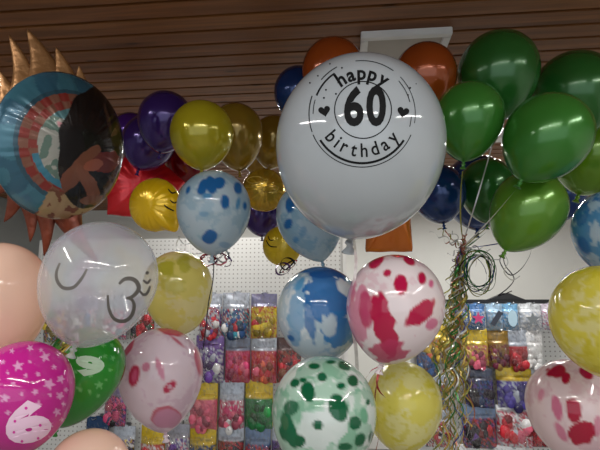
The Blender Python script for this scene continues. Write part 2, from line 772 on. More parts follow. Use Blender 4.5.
# ---- foil pillows
def pillow_mesh(rad_fn, h, nth=120, nr=26, pw=.55, crinkle=.022, kc=23, paint=None):
    v, f, c = [], [], []
    rnd = random.Random(11)
    ph = [rnd.uniform(0, 6) for _ in range(4)]
    for side in (1, -1):
        base = len(v)
        v.append((0, -side * h, 0))
        for i in range(1, nr + 1):
            rho = math.sin(PI / 2 * i / nr)
            for k in range(nth):
                t = 2 * PI * k / nth
                R = rad_fn(t)
                hh = h * max(1 - rho ** 2.2, 0) ** pw
                hh *= 1 + crinkle * (rho ** 3) * 3 * (math.sin(kc * t + ph[0]) + .6 * math.sin((kc * 1.7 // 1) * t + ph[1]))
                rw = rho * R * (1 + crinkle * .22 * rho ** 4 * math.sin(kc * t + ph[2]))
                v.append((rw * math.cos(t), -side * hh, rw * math.sin(t)))
        for k in range(nth):
            k2 = (k + 1) % nth
            f.append((base, base + 1 + k2, base + 1 + k) if side < 0 else (base, base + 1 + k, base + 1 + k2))
        for i in range(nr - 1):
            for k in range(nth):
                a, b = base + 1 + i * nth, base + 1 + (i + 1) * nth
                k2 = (k + 1) % nth
                q = (a + k, b + k, b + k2, a + k2)
                f.append(q if side > 0 else q[::-1])
    if paint:
        c = [paint(x, z, y) for x, y, z in v]
    return v, f, c or None


def foil_balloon(key, cx, cy, Z, rad_fn, h, yaw=0, pitch=0, roll=0, mat=None, paint=None, label='', group=None, **kw):
    """rad_fn gives the outline radius in metres; yaw > 0 turns the face to the right of the picture"""
    v, f, c = pillow_mesh(rad_fn, h, paint=paint, **kw)
    loc = at(cx, cy, Z)
    # local: x right, z up, -y to the camera
    base = Matrix((CR @ Vector((1, 0, 0)), CR @ Vector((0, 0, -1)), CR @ Vector((0, 1, 0)))).transposed()
    rot = base @ (Matrix.Rotation(math.radians(yaw), 3, 'Z') @ Matrix.Rotation(math.radians(pitch), 3, 'X') @ Matrix.Rotation(math.radians(roll), 3, 'Y'))
    M = rot.to_4x4()
    M.translation = loc
    me = mesh('foil_balloon', v, f, c)
    bm = bmesh.new()
    bm.from_mesh(me)
    bmesh.ops.remove_doubles(bm, verts=bm.verts[:], dist=1e-6)
    bm.to_mesh(me)
    bm.free()
    o = link('foil_balloon', me, mat)
    o.matrix_world = M
    tag(o, label, 'balloon', group)
    W = [M @ p.co for p in me.vertices]
    BAL[key] = dict(o=o, M=M, R=h, Z=Z, bvh=BVHTree.FromPolygons(W, [tuple(p.vertices) for p in me.polygons]))
    return o


def px2m(p, Z):
    return p / F * Z


# ================================================================== the balloons
WHITE = (228, 232, 234)
BG = 'marbled latex balloons'
# big white 60 balloon
balloon('sixty', 359.5, 145, 83.5, 1.25, -4, -14, Lu=1.05, Ld=1.15, pw=.53, mat=latex('white_latex', (188, 195, 200), .25, 0, .07, amount=.01), seg=128, nr=96,
        label='largest balloon, white with a black happy 60 birthday print', group='plain latex balloons')
s = BAL['sixty']['o']
cx, cy = 363, 110
lay('sixty', text_arc('happy', 362.5, 113, 33.5, 130, 49, 19.5, bold=.03, sx=.95), M_INK, 'printed_word', s)
lay('sixty', text_arc('birthday', 362.5, 110, 46.8, 216, 323, 19.5, inward=True, bold=.014, sx=.86), M_INK, 'printed_word', s)
lay('sixty', text_box('60', 344, 86, 386, 126.5, bold=.034), M_INK, 'printed_number', s)
lay('sixty', [arc_poly(cx, cy, 27.8, 28.9, 0, 360)], M_INK, 'printed_ring', s)
lay('sixty', [heart_poly(324.5, 111, 6, -12)], M_INK, 'printed_heart', s)
lay('sixty', [heart_poly(403, 112, 6, 12)], M_INK, 'printed_heart', s)
rx, ry = 362, 114
lay('sixty', [arc_poly(rx, ry, 48, 50.3, 212, 328), arc_poly(rx, ry, 52.6, 53.5, 203, 337), arc_poly(rx, ry, 48, 49.8, 126, 158),
              arc_poly(rx, ry, 52.6, 53.6, 118, 140), arc_poly(rx, ry, 52.8, 53.6, 54, 97), arc_poly(rx, ry, 48.8, 49.6, 14, 42),
              arc_poly(rx, ry, 52.8, 53.5, -10, 44), arc_poly(rx, ry, 52.4, 53.4, 160, 200), arc_poly(rx, ry, 48.4, 49.2, 163, 180),
              arc_poly(rx, ry, 48.8, 49.6, 345, 358)], M_INK, 'printed_border', s)
dots = []
rr = random.Random(5)
for (x, y) in ((330, 64), (310, 83), (326, 90), (336, 94), (342, 68), (410, 88), (416, 84), (408, 95), (334, 74), (318, 76), (324, 98), (338, 83)):
    dots.append(arc_poly(x, y, 0.01, rr.uniform(.6, 1.1), 0, 360, 60))
for d_ in dots:
    lay('sixty', [d_], M_INK, 'printed_speck', s)
strip(pix_curve([(354, 240, 1.27), (356, 262, 1.28), (354, 285, 1.28), (352, 320, 1.42), (356, 350, 1.42), (358, 390, 1.46)]), .011, 'ribbon', RIB['white'], s, .01)

PK = (186, 26, 74)
PK2 = (214, 108, 148)
BL = (40, 112, 178)
BL2 = (96, 160, 204)
# pink and white, centre
balloon('pinkmarble', 395, 304, 48, 1.3, -14, 4, Ld=1.26, mat=M_COL_LATEX, seg=150, nr=110, label='white balloon with large crimson blotches just below the big 60 balloon', group=BG,
        paint=dict(base=(238, 228, 230), seed=3, marble=[((214, 150, 170), .35, 1.3, 2, .25)], back=(10, .28, PK), blobs=[
            (358, 318, 11, 34, 6, PK2, .75, .4), (366, 310, 7, 19, -6, (190, 60, 104), .9), (384, 325, 11, 34, -14, PK, 1, .3), (388, 352, 18, 11, 0, (196, 50, 98), .9, .4),
            (376, 262, 9, 5, -40, PK), (399, 254, 9, 3.5, 5, PK), (409, 260, 7, 4, 35, PK), (387, 273, 4.2, 3.6, -30, PK), (401, 284, 7, 10, 0, PK),
            (422, 278, 4.2, 6.5, -10, PK), (431, 284, 2.5, 4, 0, PK2), (420, 313, 19, 8.5, -40, PK, 1, .25), (432, 324, 7, 5, -45, PK2, .9), (352, 292, 3, 14, 10, PK2, .6)]))
strip(pix_curve([(383, 364, 1.3), (379, 372, 1.29), (377, 384, 1.28), (380, 392, 1.27), (386, 398, 1.27)]), .006, 'ribbon', RIB['red'], BAL['pinkmarble']['o'], .1)
strip(pix_curve([(382, 366, 1.29), (378, 380, 1.27), (375, 396, 1.28), (376, 412, 1.28), (379, 432, 1.28), (376, 450, 1.28), (370, 470, 1.28)]), .004, 'ribbon', RIB['brown'], BAL['pinkmarble']['o'], .1)
strip(pix_curve([(382, 366, 1.3), (372, 370, 1.28), (366, 378, 1.3), (360, 384, 1.3)]), .005, 'ribbon', RIB['pink'], BAL['pinkmarble']['o'], .1)
# blue and white, centre
balloon('bluemarble', 320, 311, 43, 1.53, 0, 6, Ld=1.2, mat=M_COL_LATEX, seg=150, nr=110, label='white balloon with a big dark blue splash, left of the crimson blotched one', group=BG,
        paint=dict(base=(196, 214, 222), seed=5, marble=[(BL2, .45, 1.5, 4, .2), ((232, 236, 236), .7, 1.1, 8, .2)], back=(8, .35, BL), blobs=[
            (297, 312, 8, 34, 4, BL2, .7, .4), (330, 296, 23, 25, 10, BL, .95, .35), (326, 272, 24, 6, 4, (36, 96, 164), 1, .3), (335, 330, 15, 16, 0, (48, 128, 190), .95, .4),
            (345, 288, 13, 6, 40, (226, 230, 232), 1, .3), (329, 326, 7.5, 11, 15, (206, 220, 226), .95, .4), (310, 322, 5, 20, -10, BL, .8, .4),
            (291, 338, 4, 2.5, 40, BL), (300, 284, 3, 8, 30, BL2), (352, 330, 6, 14, 0, BL2, .8, .4)]))
# light blue gathered one above it
balloon('paleblue', 309, 216, 33, 1.78, 16, 0, Ld=1.45, pw=.72, mat=M_SWIRL_LATEX, seg=110, nr=80, label='pale blue marbled balloon tucked under the big 60 balloon', group=BG,
        paint=dict(base=(158, 194, 214), seed=8, marble=[((206, 222, 230), .7, 1.4, 3, .05)], back=(8, .25, BL), blobs=[
            (290, 205, 4.5, 8, 0, BL), (288, 224, 4, 6, 20, BL), (300, 196, 4, 4, 0, BL2), (303, 232, 4, 6, 10, BL2, .6), (296, 240, 3, 3, 0, BL2)]))
# blue dotted, left centre
balloon('bluedots', 214, 208, 36.5, 1.66, -2, 3, Ld=1.3, mat=M_SWIRL_LATEX, seg=130, nr=96, label='white balloon with small blue drops below the round yellow one', group=BG,
        paint=dict(base=(206, 222, 230), seed=9, marble=[((150, 190, 210), .5, 2, 5, .1)], back=(9, .2, BL), blobs=[
            (203, 187, 5, 9, 20, BL), (211, 185, 6, 9, -15, BL), (219, 183, 6, 6, 0, BL), (207, 196, 5, 3, 0, BL2), (225, 202, 4.5, 7, 0, BL), (238, 188, 4, 6, -10, BL), (188, 190, 2, 4, 20, BL),
            (245, 206, 2, 4, 0, BL), (210, 237, 8, 7, -30, BL), (238, 204, 2, 6, 10, BL2), (204, 214, 5, 3, 0, BL2, .5), (225, 245, 6, 3, 10, BL2, .5)]))
rr = random.Random(21)
for k, cname in enumerate(('red', 'purple', 'pink', 'silver', 'red', 'purple')):
    c = at(211 + rr.uniform(-5, 14), 257 + rr.uniform(-3, 5), 1.68)
    pts = [c + CR @ Vector((px2m(8, 1.66) * math.cos(a) * rr.uniform(.7, 1.1), px2m(6, 1.66) * math.sin(a), .02 * math.sin(a * 2 + k))) for a in np.linspace(0, 9.5, 40)]
    strip(pts, .006, 'ribbon_curl', RIB[cname], BAL['bluedots']['o'], .03)
GR = (18, 96, 62)
balloon('greenmarble', 324, 411, 52, 1.24, 0, 5, Ld=1.25, mat=M_COL_LATEX, seg=150, nr=110, label='white balloon with dark green spots at the bottom of the picture', group=BG,
        paint=dict(base=(176, 208, 190), seed=12, marble=[((222, 230, 226), .95, 1.3, 6, .12), ((96, 166, 128), .55, 1.9, 2, .2)], back=(10, .2, GR), blobs=[
            (320, 430, 26, 20, -30, (218, 226, 224), .9, .5), (338, 408, 9, 14, -12, GR), (308, 392, 7, 10, -10, GR), (322, 377, 5, 4.5, 20, GR), (353, 381, 5, 6.5, -25, GR),
            (341, 386, 4, 3.2, 0, GR), (318, 425, 5, 5, 0, GR), (355, 423, 6, 7, 0, GR), (360, 440, 5, 7, 20, GR), (291, 408, 7, 8, 30, GR, .9), (288, 430, 8, 18, -22, (24, 104, 70), 1, .4),
            (314, 366, 6, 3, 0, GR), (344, 366, 7, 4, 25, GR), (295, 383, 5, 4, -30, GR), (331, 362, 5, 2, 0, GR), (368, 402, 2, 3, 0, GR), (371, 437, 2.5, 6, 10, GR), (303, 380, 4, 2.5, 0, GR),
            (364, 416, 4, 8, -10, (110, 172, 138)), (345, 447, 7, 4, 0, GR), (300, 441, 5, 6, 0, GR)]))
YL = (208, 204, 66)
YM = [((236, 232, 176), .9, 1.5, 3, .1), ((214, 206, 52), .6, 1.7, 7, .15)]
balloon('yellowmid', 403, 402, 38, 1.56, -4, 4, Ld=1.3, mat=M_SWIRL_LATEX, seg=100, nr=80, label='pale yellow swirled balloon right of the green spotted one', group=BG,
        paint=dict(base=(232, 224, 116), seed=14, marble=YM))
balloon('yellowleft', 178, 286, 34, 1.88, 6, 3, Ld=1.42, pw=.55, mat=M_SWIRL_LATEX, seg=100, nr=80, label='pale yellow swirled balloon below the blue dotted one', group=BG,
        paint=dict(base=(232, 222, 134), seed=15, marble=[((238, 230, 184), .9, 1.3, 3, .1)], blobs=[(166, 268, 9, 8, 20, (190, 188, 44), .8, .4), (184, 264, 7, 9, 0, (190, 188, 44), .7, .4), (172, 284, 12, 9, 20, (198, 194, 70), .5, .5)]))
balloon('yellowright', 604, 317, 50, 1.25, 0, 4, Ld=1.2, mat=M_SWIRL_LATEX, seg=110, nr=84, label='pale yellow swirled balloon at the right edge of the picture', group=BG,
        paint=dict(base=(226, 216, 92), seed=17, marble=[((234, 228, 172), .85, 1.4, 9, .1), ((214, 202, 44), .7, 1.6, 4, .15)]))
balloon('blueright', 615, 229, 39, 1.5, -10, 0, Ld=1.2, mat=M_COL_LATEX, seg=100, nr=80, label='blue and white marbled balloon cut by the right edge', group=BG,
        paint=dict(base=(90, 152, 196), seed=19, marble=[((186, 208, 220), .9, 1.6, 3, .1), (BL, .7, 1.3, 6, .25)], blobs=[(583, 214, 6, 14, 10, BL, .9, .4), (584, 246, 5, 10, -30, BL, .8), (595, 232, 5, 10, 0, (196, 214, 222), .9, .4)]))
RD = (176, 28, 62)
balloon('redright', 572, 405, 43, 1.45, 6, 3, Ld=1.3, mat=M_SWIRL_LATEX, seg=140, nr=100, label='white balloon with red petal blotches at the lower right', group=BG,
        paint=dict(base=(238, 224, 226), seed=23, back=(8, .25, RD), marble=[((210, 160, 176), .4, 1.4, 3, .25)], blobs=[
            (557, 371, 10, 6, -12, RD, 1, .35), (566, 378, 4.5, 6, 0, RD), (551, 374, 5, 3, 0, RD), (586, 373, 8.5, 5, 38, RD), (574, 411, 8, 13, -14, RD, 1, .15), (582, 433, 14, 12, -42, RD, 1, .2),
            (557, 408, 5, 13, -14, PK2, .9), (541, 395, 3, 6, 10, PK2, .7), (561, 432, 4, 11, -30, PK2, .8), (598, 425, 4, 10, 0, PK2, .7)]))
RL = (200, 56, 92)
balloon('redleft', 161, 371, 41, 1.64, 5, 3, Ld=1.48, pw=.72, mat=M_SWIRL_LATEX, seg=140, nr=100, label='white teardrop balloon with thin pink squiggles in front of the left rack', group=BG,
        paint=dict(base=(240, 228, 236), seed=27, back=(8, .2, RL), marble=[((214, 182, 204), .5, 1.1, 3, .2)], blobs=[
            (134, 376, 5.5, 11, 10, RL), (134.5, 376, 2.5, 6.5, 10, (222, 100, 140)), (146, 367, 4, 5, 20, (214, 130, 160), .9), (160, 369, 3.2, 12, -18, (214, 130, 160), .9),
            (168, 388, 4, 6, 40, RL), (172, 385, 5, 3.6, -55, RL), (170, 387, 2.2, 2.2, 0, (222, 190, 208)), (127, 349, 4, 11, 35, RL, .9), (171, 331, 14, 4.5, 12, RL, .95), (177, 341, 9, 1.5, 40, RL, .8),
            (198, 362, 3, 14, -10, RL, .8), (166, 417, 15, 11, 0, RL, .8, .1), (167, 419, 13.5, 10, 0, (216, 160, 190), .9, .1)]))

# pearl greens
PEARL_G = latex('pearl_green', (74, 150, 60), .3, .2, .22, .25, amount=.05)
PEARL_G2 = latex('pearl_lime_green', (118, 172, 62), .35, .18, .22, .25, amount=.05)
PEARL_DG = latex('pearl_dark_green', (52, 122, 52), .25, .18, .22, .25, amount=.05)
GG = 'pearl green balloons'
balloon('g_top', 498, 71, 38.5, 1.72, -4, 4, Ld=1.35, mat=PEARL_DG, seg=72, label='topmost of the green balloons, up against the ceiling boards', group=GG)
balloon('g_left', 469, 116, 33.5, 1.55, -8, 4, Ld=1.4, mat=PEARL_G, seg=72, label='green balloon touching the right side of the big 60 balloon', group=GG)
balloon('g_back', 574, 92, 39, 1.8, 4, 2, Ld=1.25, mat=PEARL_DG, seg=72, label='green balloon at the upper right edge behind the large green one', group=GG)
balloon('g_front', 548, 135, 41, 1.46, -32, 4, Ld=1.32, pw=.66, mat=PEARL_G, seg=72, label='largest and frontmost green balloon, its knot pointing lower left', group=GG)
balloon('g_low', 529, 207, 35.5, 1.62, -30, 4, Ld=1.42, pw=.68, mat=PEARL_G2, seg=72, label='lowest green balloon, hanging below the largest green one', group=GG)
balloon('g_lime', 594, 152, 38, 2.0, -20, 0, Ld=1.2, mat=latex('pearl_yellow_green', (112, 156, 34), .3, .12, .18, .25), seg=64, label='lime green balloon peeping out at the right edge of the green bunch', group=GG)
balloon('g_dark', 487, 186, 27, 1.95, 0, 0, Ld=1.4, mat=PEARL_DG, seg=64, label='dark green balloon deep inside the bunch, over the blue ones', group=GG)
PEARL_B = latex('pearl_blue', (24, 62, 124), .2, .14, .17, .35)
BB = 'dark blue balloons'
balloon('b_one', 438, 192, 27, 1.9, 10, 0, Ld=1.2, mat=PEARL_B, seg=64, label='dark blue balloon between the 60 balloon and the ribbon knot', group=BB)
balloon('b_two', 477, 190, 34, 2.25, 0, 0, Ld=1.2, mat=PEARL_B, seg=64, label='dark blue balloon behind the dark green one in the bunch', group=BB)
balloon('b_three', 560, 192, 25, 2.45, 0, 0, Ld=1.2, mat=PEARL_B, seg=64, label='dark blue balloon just showing behind the lowest green one', group=BB)
balloon('b_top', 299, 92, 25, 1.95, 0, 0, Ld=1.2, mat=PEARL_B, seg=64, label='dark blue balloon behind the upper left of the 60 balloon', group=BB)
PEARL_O = latex('pearl_orange', (176, 84, 30), .25, .12, .17, .3)
OO = 'orange balloons near the ceiling'
balloon('o_left', 333, 70, 31, 1.72, 0, 0, Ld=1.25, mat=PEARL_O, seg=64, label='orange balloon above the left top of the 60 balloon', group=OO)
balloon('o_right', 425, 75, 31, 1.72, 0, 0, Ld=1.25, mat=PEARL_O, seg=64, label='orange balloon in front of the white ceiling panel', group=OO)
PEARL_P = latex('pearl_purple', (66, 40, 122), .2, .14, .17, .35)
PP = 'purple balloons'
balloon('p_up', 166, 119, 27, 2.0, -10, 0, Ld=1.3, mat=PEARL_P, seg=64, label='upper purple balloon left of the round yellow balloon', group=PP)
balloon('p_low', 149, 141, 26, 2.2, -20, 0, Ld=1.2, mat=PEARL_P, seg=64, label='lower purple balloon beside the foil picture balloon', group=PP)
balloon('p_side', 131, 132, 19, 2.45, 0, 0, Ld=1.2, mat=latex('pearl_violet', (88, 36, 150), .2, .14, .17, .35), seg=48, label='violet balloon mostly hidden at the left of the purple pair', group=PP)
balloon('p_under', 262, 213, 20, 2.3, 0, 0, Ld=1.2, mat=PEARL_P, seg=48, label='dark purple balloon showing beneath the gold foil balloon', group=PP)
PEARL_Y = latex('pearl_yellow', (196, 184, 40), .3, .1, .15, .25)
PEARL_OL = latex('pearl_gold', (168, 138, 44), .25, .2, .17, .35)
YY = 'yellow and gold pearl balloons'
balloon('y_round', 202, 133, 31.5, 1.8, 0, 3, Ld=1.2, mat=PEARL_Y, seg=72, label='bright round yellow balloon above the blue dotted balloon', group=YY)
balloon('y_olive', 236, 131, 27, 2.05, 5, 0, Ld=1.5, mat=PEARL_OL, seg=64, label='gold balloon right behind the bright round yellow one', group=YY)
balloon('y_slim', 274, 138, 22, 2.35, -10, 0, Ld=1.45, mat=PEARL_OL, seg=64, label='gold balloon against the left side of the 60 balloon', group=YY)
balloon('y_mid', 257, 152, 17, 2.62, 0, 0, Ld=1.4, mat=PEARL_OL, seg=48, label='small gold balloon between two larger gold balloons', group=YY)
balloon('r_dark', 187, 163, 20, 2.5, 0, 0, Ld=1.2, mat=latex('pearl_red', (138, 22, 32), .2, .1, .17, .3), seg=48, label='dark red balloon under the round yellow balloon', group='plain latex balloons')

# peach, pink, green print on the left
PEACH = latex('peach_latex', (255, 226, 208), .5, .06, .1, 0, amount=.02)
balloon('peach', -2, 292, 48, 1.32, 0, 2, Ld=1.5, pw=.55, mat=PEACH, seg=72, label='peach balloon cut by the left edge above the magenta one', group='plain latex balloons')
balloon('peach_low', 88, 474, 41, 1.18, 0, 2, Ld=1.3, mat=PEACH, seg=72, label='peach balloon top at the bottom left of the picture', group='plain latex balloons')
rr = random.Random(9)
st = []
for (x, y, r) in ((45, 357, 6), (18, 366, 6), (5, 398, 6), (49, 384, 7), (61, 379, 5), (35, 392, 4), (60, 396, 5), (38, 405, 5), (57, 412, 5), (30, 348, 4), (12, 351, 3), (8, 373, 3), (13, 384, 3), (38, 374, 3),
                  (30, 362, 2.5), (26, 376, 2.5), (54, 367, 3), (3, 362, 3), (22, 394, 2.5), (66, 390, 3), (50, 425, 4), (52, 440, 5), (64, 404, 2.5), (8, 412, 3), (-3, 380, 4), (41, 350, 2.5), (1, 385, 2), (32, 382, 2),
                  (62, 420, 2.5), (50, 395, 2)):
    st.append((x, y, r, rr.uniform(0, 72), (232, 170, 214)))
balloon('pinkstar', 23, 391, 47.5, 1.15, 0, 3, Ld=1.3, mat=M_COL_LATEX, seg=170, nr=130, label='magenta balloon printed with white stars and a numeral 6', group='number balloons with stars',
        paint=dict(base=(204, 42, 152), seed=31, stars=st, back=(26, .07, (232, 170, 214)), blobs=[]))
lay('pinkstar', text_box('6', 4, 401, 50, 443, bold=.07, rot=-14), M_WHITE_INK, 'printed_number', BAL['pinkstar']['o'])
M_MAG = plain('magenta_ink', (204, 42, 152), .4)
for x, y, r in ((26, 408, 1.6), (15, 421, 1.4), (14, 432, 1.4), (40, 425, 1.5), (36, 414, 1.3), (38, 438, 1.4), (22, 441, 1.4)):
    lay('pinkstar', [arc_poly(x, y, .01, r, 0, 360, 40)], M_MAG, 'printed_speck', BAL['pinkstar']['o'], off=.0012)
st = [(x, y, r, rr.uniform(0, 72), (120, 200, 118)) for (x, y, r) in ((99, 385, 5), (80, 389, 4), (105, 356, 3), (113, 358, 3), (91, 375, 3), (103, 345, 3), (90, 392, 3), (110, 370, 3), (98, 396, 3), (75, 372, 3), (112, 345, 2.5), (106, 380, 2))]
balloon('greenstar', 86, 366, 37.5, 1.42, -24, 3, Ld=1.75, pw=.72, mat=M_COL_LATEX, seg=150, nr=110, label='green balloon with pale stars behind the magenta one', group='number balloons with stars',
        paint=dict(base=(52, 158, 54), seed=33, stars=st, back=(20, .07, (120, 200, 118))))
lay('greenstar', text_box('6', 75, 356, 104, 377, bold=.07, rot=-170), M_GREEN_INK, 'printed_number', BAL['greenstar']['o'])

# clear bubble
def bubble_mat():
    m, nt, out = new_mat('frosted_clear_bubble')
    tc = N(nt, 'ShaderNodeTexCoord')
    no = N(nt, 'ShaderNodeTexNoise')
    no.inputs['Scale'].default_value = 7
    nt.links.new(tc.outputs['Object'], no.inputs['Vector'])
    rp = N(nt, 'ShaderNodeValToRGB')
    e = rp.color_ramp.elements
    e[0].position, e[0].color = .3, L((222, 206, 232))
    e[1].position, e[1].color = .7, L((236, 234, 214))
    x = e.new(.5)
    x.color = L((222, 230, 238))
    nt.links.new(no.outputs['Fac'], rp.inputs[0])
    d = N(nt, 'ShaderNodeBsdfDiffuse')
    nt.links.new(rp.outputs[0], d.inputs[0])
    t = N(nt, 'ShaderNodeBsdfTranslucent')
    nt.links.new(rp.outputs[0], t.inputs[0])
    m1 = N(nt, 'ShaderNodeMixShader')
    m1.inputs[0].default_value = .5
    nt.links.new(d.outputs[0], m1.inputs[1])
    nt.links.new(t.outputs[0], m1.inputs[2])
    tr = N(nt, 'ShaderNodeBsdfTransparent')
    m2 = N(nt, 'ShaderNodeMixShader')
    m2.inputs[0].default_value = .66
    nt.links.new(m1.outputs[0], m2.inputs[1])
    nt.links.new(tr.outputs[0], m2.inputs[2])
    g = N(nt, 'ShaderNodeBsdfGlossy')
    g.inputs['Roughness'].default_value = .06
    fr = rim_gloss(nt, .04, .5)
    m3 = N(nt, 'ShaderNodeMixShader')
    nt.links.new(fr.outputs[0], m3.inputs[0])
    nt.links.new(m2.outputs[0], m3.inputs[1])
    nt.links.new(g.outputs[0], m3.inputs[2])
    nt.links.new(m3.outputs[0], out.inputs[0])
    return m


balloon('bubble', 101, 278, 55, 1.22, -20, 3, Lu=1.03, Ld=1.3, pw=.62, mat=bubble_mat(), seg=96, nr=72, name='bubble_balloon', label='clear frosted balloon with grey curling symbols', group='plain latex balloons')
B = BAL['bubble']['o']
lay('bubble', [stroke([(119, 284), (124, 279.5), (131, 278.7), (136.5, 282), (138.5, 289), (133, 296), (126.4, 298.3)], 4.5),
               stroke([(126, 298), (132, 300), (134, 307), (131, 316), (124, 321), (114.5, 319), (109, 309), (107.8, 295)], 3.8)], M_GREY_INK, 'printed_symbol', B)
lay('bubble', [stroke([(139, 290), (143, 294.5), (147, 293), (150, 286)], 3), stroke([(143, 280), (147, 283), (150.5, 279)], 2.6), arc_poly(147, 273, .01, 1.8, 0, 360, 30)], M_GREY_INK, 'printed_symbol', B)
lay('bubble', [stroke([(60, 263), (56.5, 273), (58, 282), (64, 288), (74, 287), (82, 278), (87, 269)], 3.6)], M_GREY_INK, 'printed_symbol', B)
rr = random.Random(4)
for k, cname in enumerate(('gold', 'green', 'olive', 'gold', 'silver')):
    c = at(63 + rr.uniform(-4, 8), 346 + rr.uniform(-6, 7), 1.24)
    pts = [c + CR @ Vector((px2m(7, 1.2) * math.cos(a), px2m(8, 1.2) * math.sin(a * 1.1), .02 * math.sin(a * 2 + k))) for a in np.linspace(0, 9.0, 40)]
    strip(pts, .006, 'ribbon_curl', RIB[cname], B, .03)

# ---- foils
GOLD = foil('gold_foil', (150, 108, 66), .55, .4, .25, 20)
FLAME = foil('copper_red_foil', (120, 58, 38), .5, .35, .3, 24)
Zf = 1.45
Rf = px2m(73, Zf)


def picture_paint(x, z, y):
    x, z = x / Rf, z / Rf
    rho, th = math.hypot(x, z), math.degrees(math.atan2(z, x)) % 360
    nzv = noise.noise(Vector((x * 3, z * 3, 1)))
    nf = noise.noise(Vector((x * 9, z * 9, 5)))
    c = (150, 150, 140)
    if y > 0:
        return L((120, 120, 124))
    left = 78 < th < 292
    if rho > .70 and left:
        c = (60, 108, 124) if nzv < .15 else (48, 90, 110)
        if rho < .75 or rho > .97:
            c = (46, 78, 92)
    elif rho > .50 and left:
        k = (int(th / 11) + int((rho - .5) / .1)) % 2
        c = (132, 48, 42) if k else (126, 82, 66)
        if th > 205 and rho < .58:
            c = (60, 122, 144)
    elif x < -.05 and rho < .62:
        c = (158, 158, 150) if nf > -.1 else (92, 116, 106)
        if z > .12 and nf > .15:
            c = (186, 130, 136)
        if z > .3:
            c = (74, 118, 124)
    if z < -.62 and x > -.2:
        c = (160, 134, 100) if nf < .15 else (112, 68, 50)
    # dark oval field with leaf shapes
    d = math.hypot((x - .36) / .62, (z - .10) / .88) + .08 * nzv
    if d < 1:
        c = (24, 19, 19)
        for (bx, bz, ra, rb, rot, cc) in ((.10, -.28, .46, .12, 62, (118, 72, 54)), (.34, -.45, .40, .10, -40, (122, 74, 56)), (.62, .50, .05, .22, -35, (84, 60, 44)), (.40, .55, .04, .2, 25, (70, 48, 38)), (.52, -.05, .28, .15, 20, (104, 44, 40)),
                                          (.5, -.62, .26, .07, 15, (112, 70, 54)), (.75, -.3, .12, .3, -10, (60, 32, 30)), (.3, -.16, .16, .08, 30, (148, 84, 66))):
            a = math.radians(rot)
            u, w = ((x - bx) * math.cos(a) + (z - bz) * math.sin(a)) / ra, (-(x - bx) * math.sin(a) + (z - bz) * math.cos(a)) / rb
            if u * u + w * w < 1 + .4 * nf:
                c = cc
    if rho > .975 and not left:
        c = (140, 140, 120)
    return L(c)


fb = foil_balloon('picture', 64, 147, Zf, lambda t: Rf * math.hypot(.92 * math.cos(t), math.sin(t)), Rf * .32, yaw=57, pitch=6, roll=10, mat=M_COL_FOIL, paint=picture_paint, nth=260, nr=110, kc=31, crinkle=.007,
                  label='round foil picture balloon with teal rim and gold flame spikes', group='foil balloons')


def spike(bx, by, tx, ty, w, mat, bend=0.0, Zs=Zf + .05):
    b, t = at(bx, by, Zs), at(tx, ty, Zs)
    ax = t - b
    Ln = ax.length
    z = ax.normalized()
    y = (CR @ Vector((0, 0, -1)))
    x = y.cross(z).normalized()
    y = z.cross(x)
    W = px2m(w, Zs) / 2
    v, f = [], []
    nS, nR = 16, 14
    for i in range(nR):
        s = i / (nR - 1)
        r = W * (1 - s) ** .95 * (1 - .22 * math.sin(PI * s)) + .0012
        for k in range(nS):
            a = 2 * PI * k / nS
            wob = 1 + .12 * math.sin(3 * a + 5 * s)
            p = b + z * (Ln * s) + x * (r * math.cos(a) * wob + bend * Ln * math.sin(PI * s)) + y * (r * .55 * math.sin(a) * wob)
            v.append(p)
    for i in range(nR - 1):
        for k in range(nS):
            f.append((i * nS + k, i * nS + (k + 1) % nS, (i + 1) * nS + (k + 1) % nS, (i + 1) * nS + k))
    f.append(tuple(range(nS))[::-1])
    f.append(tuple((nR - 1) * nS + k for k in range(nS)))
    o = link('flame_spike', mesh('flame_spike', v, f), mat, fb)
    o.matrix_parent_inverse = fb.matrix_world.inverted()


for (bx, by, tx, ty, w, mt, bd) in ((80, 96, 79, 66, 26, GOLD, .05), (64, 92, 56, 47, 36, GOLD, .07), (44, 90, 27, 29, 48, GOLD, .09), (24, 98, 9, 35, 38, GOLD, .08), (10, 112, -2, 69, 34, GOLD, .06),
                                    (2, 134, -14, 105, 26, GOLD, .05), (3, 160, -14, 150, 24, FLAME, 0), (12, 176, -10, 196, 30, FLAME, -.05), (20, 190, 4, 222, 30, FLAME, -.05), (30, 198, 30, 242, 28, FLAME, -.05),
                                    (46, 204, 44, 256, 30, FLAME, -.05), (66, 208, 99, 264, 34, FLAME, .06)):
    spike(bx, by, tx, ty, w, mt, bd)

RED_F = foil('red_foil', (206, 24, 36), .35, .25, .15)
GOLD_F = foil('yellow_gold_foil', (176, 140, 40), .6, .2, .2)
YEL_F = foil('yellow_foil', (228, 186, 22), .25, .22, .15)
OR_F = foil('orange_foil', (196, 106, 34), .45, .2, .2, 9)
rs = px2m(44, 2.3)
foil_balloon('redstar', 141, 186, 2.35, lambda t: rs * (.35 + .65 * star_r(t - math.radians(222), 5, .6)), .06, yaw=10, mat=RED_F, kc=17, label='red foil star behind the yellow foil face balloon', group='foil balloons')
ry_ = px2m(27, 1.95)
foil_balloon('yface', 155, 205, 1.95, lambda t: ry_ * (1 + .30 * math.exp(-((((t - math.radians(312)) + PI) % (2 * PI) - PI) / .22) ** 2)), .07, yaw=-12, mat=YEL_F, kc=19, label='yellow foil balloon with thin black strokes below the purple ones', group='foil balloons')
for q_ in [stroke([(168, 189), (172, 193), (176, 192)], 1.6), stroke([(164, 205), (168, 208), (174, 211)], 1.6), stroke([(170, 200), (174, 203), (178, 201)], 1.4)]:
    lay('yface', [q_], M_INK, 'printed_stroke', BAL['yface']['o'])
rg = px2m(22, 2.0)
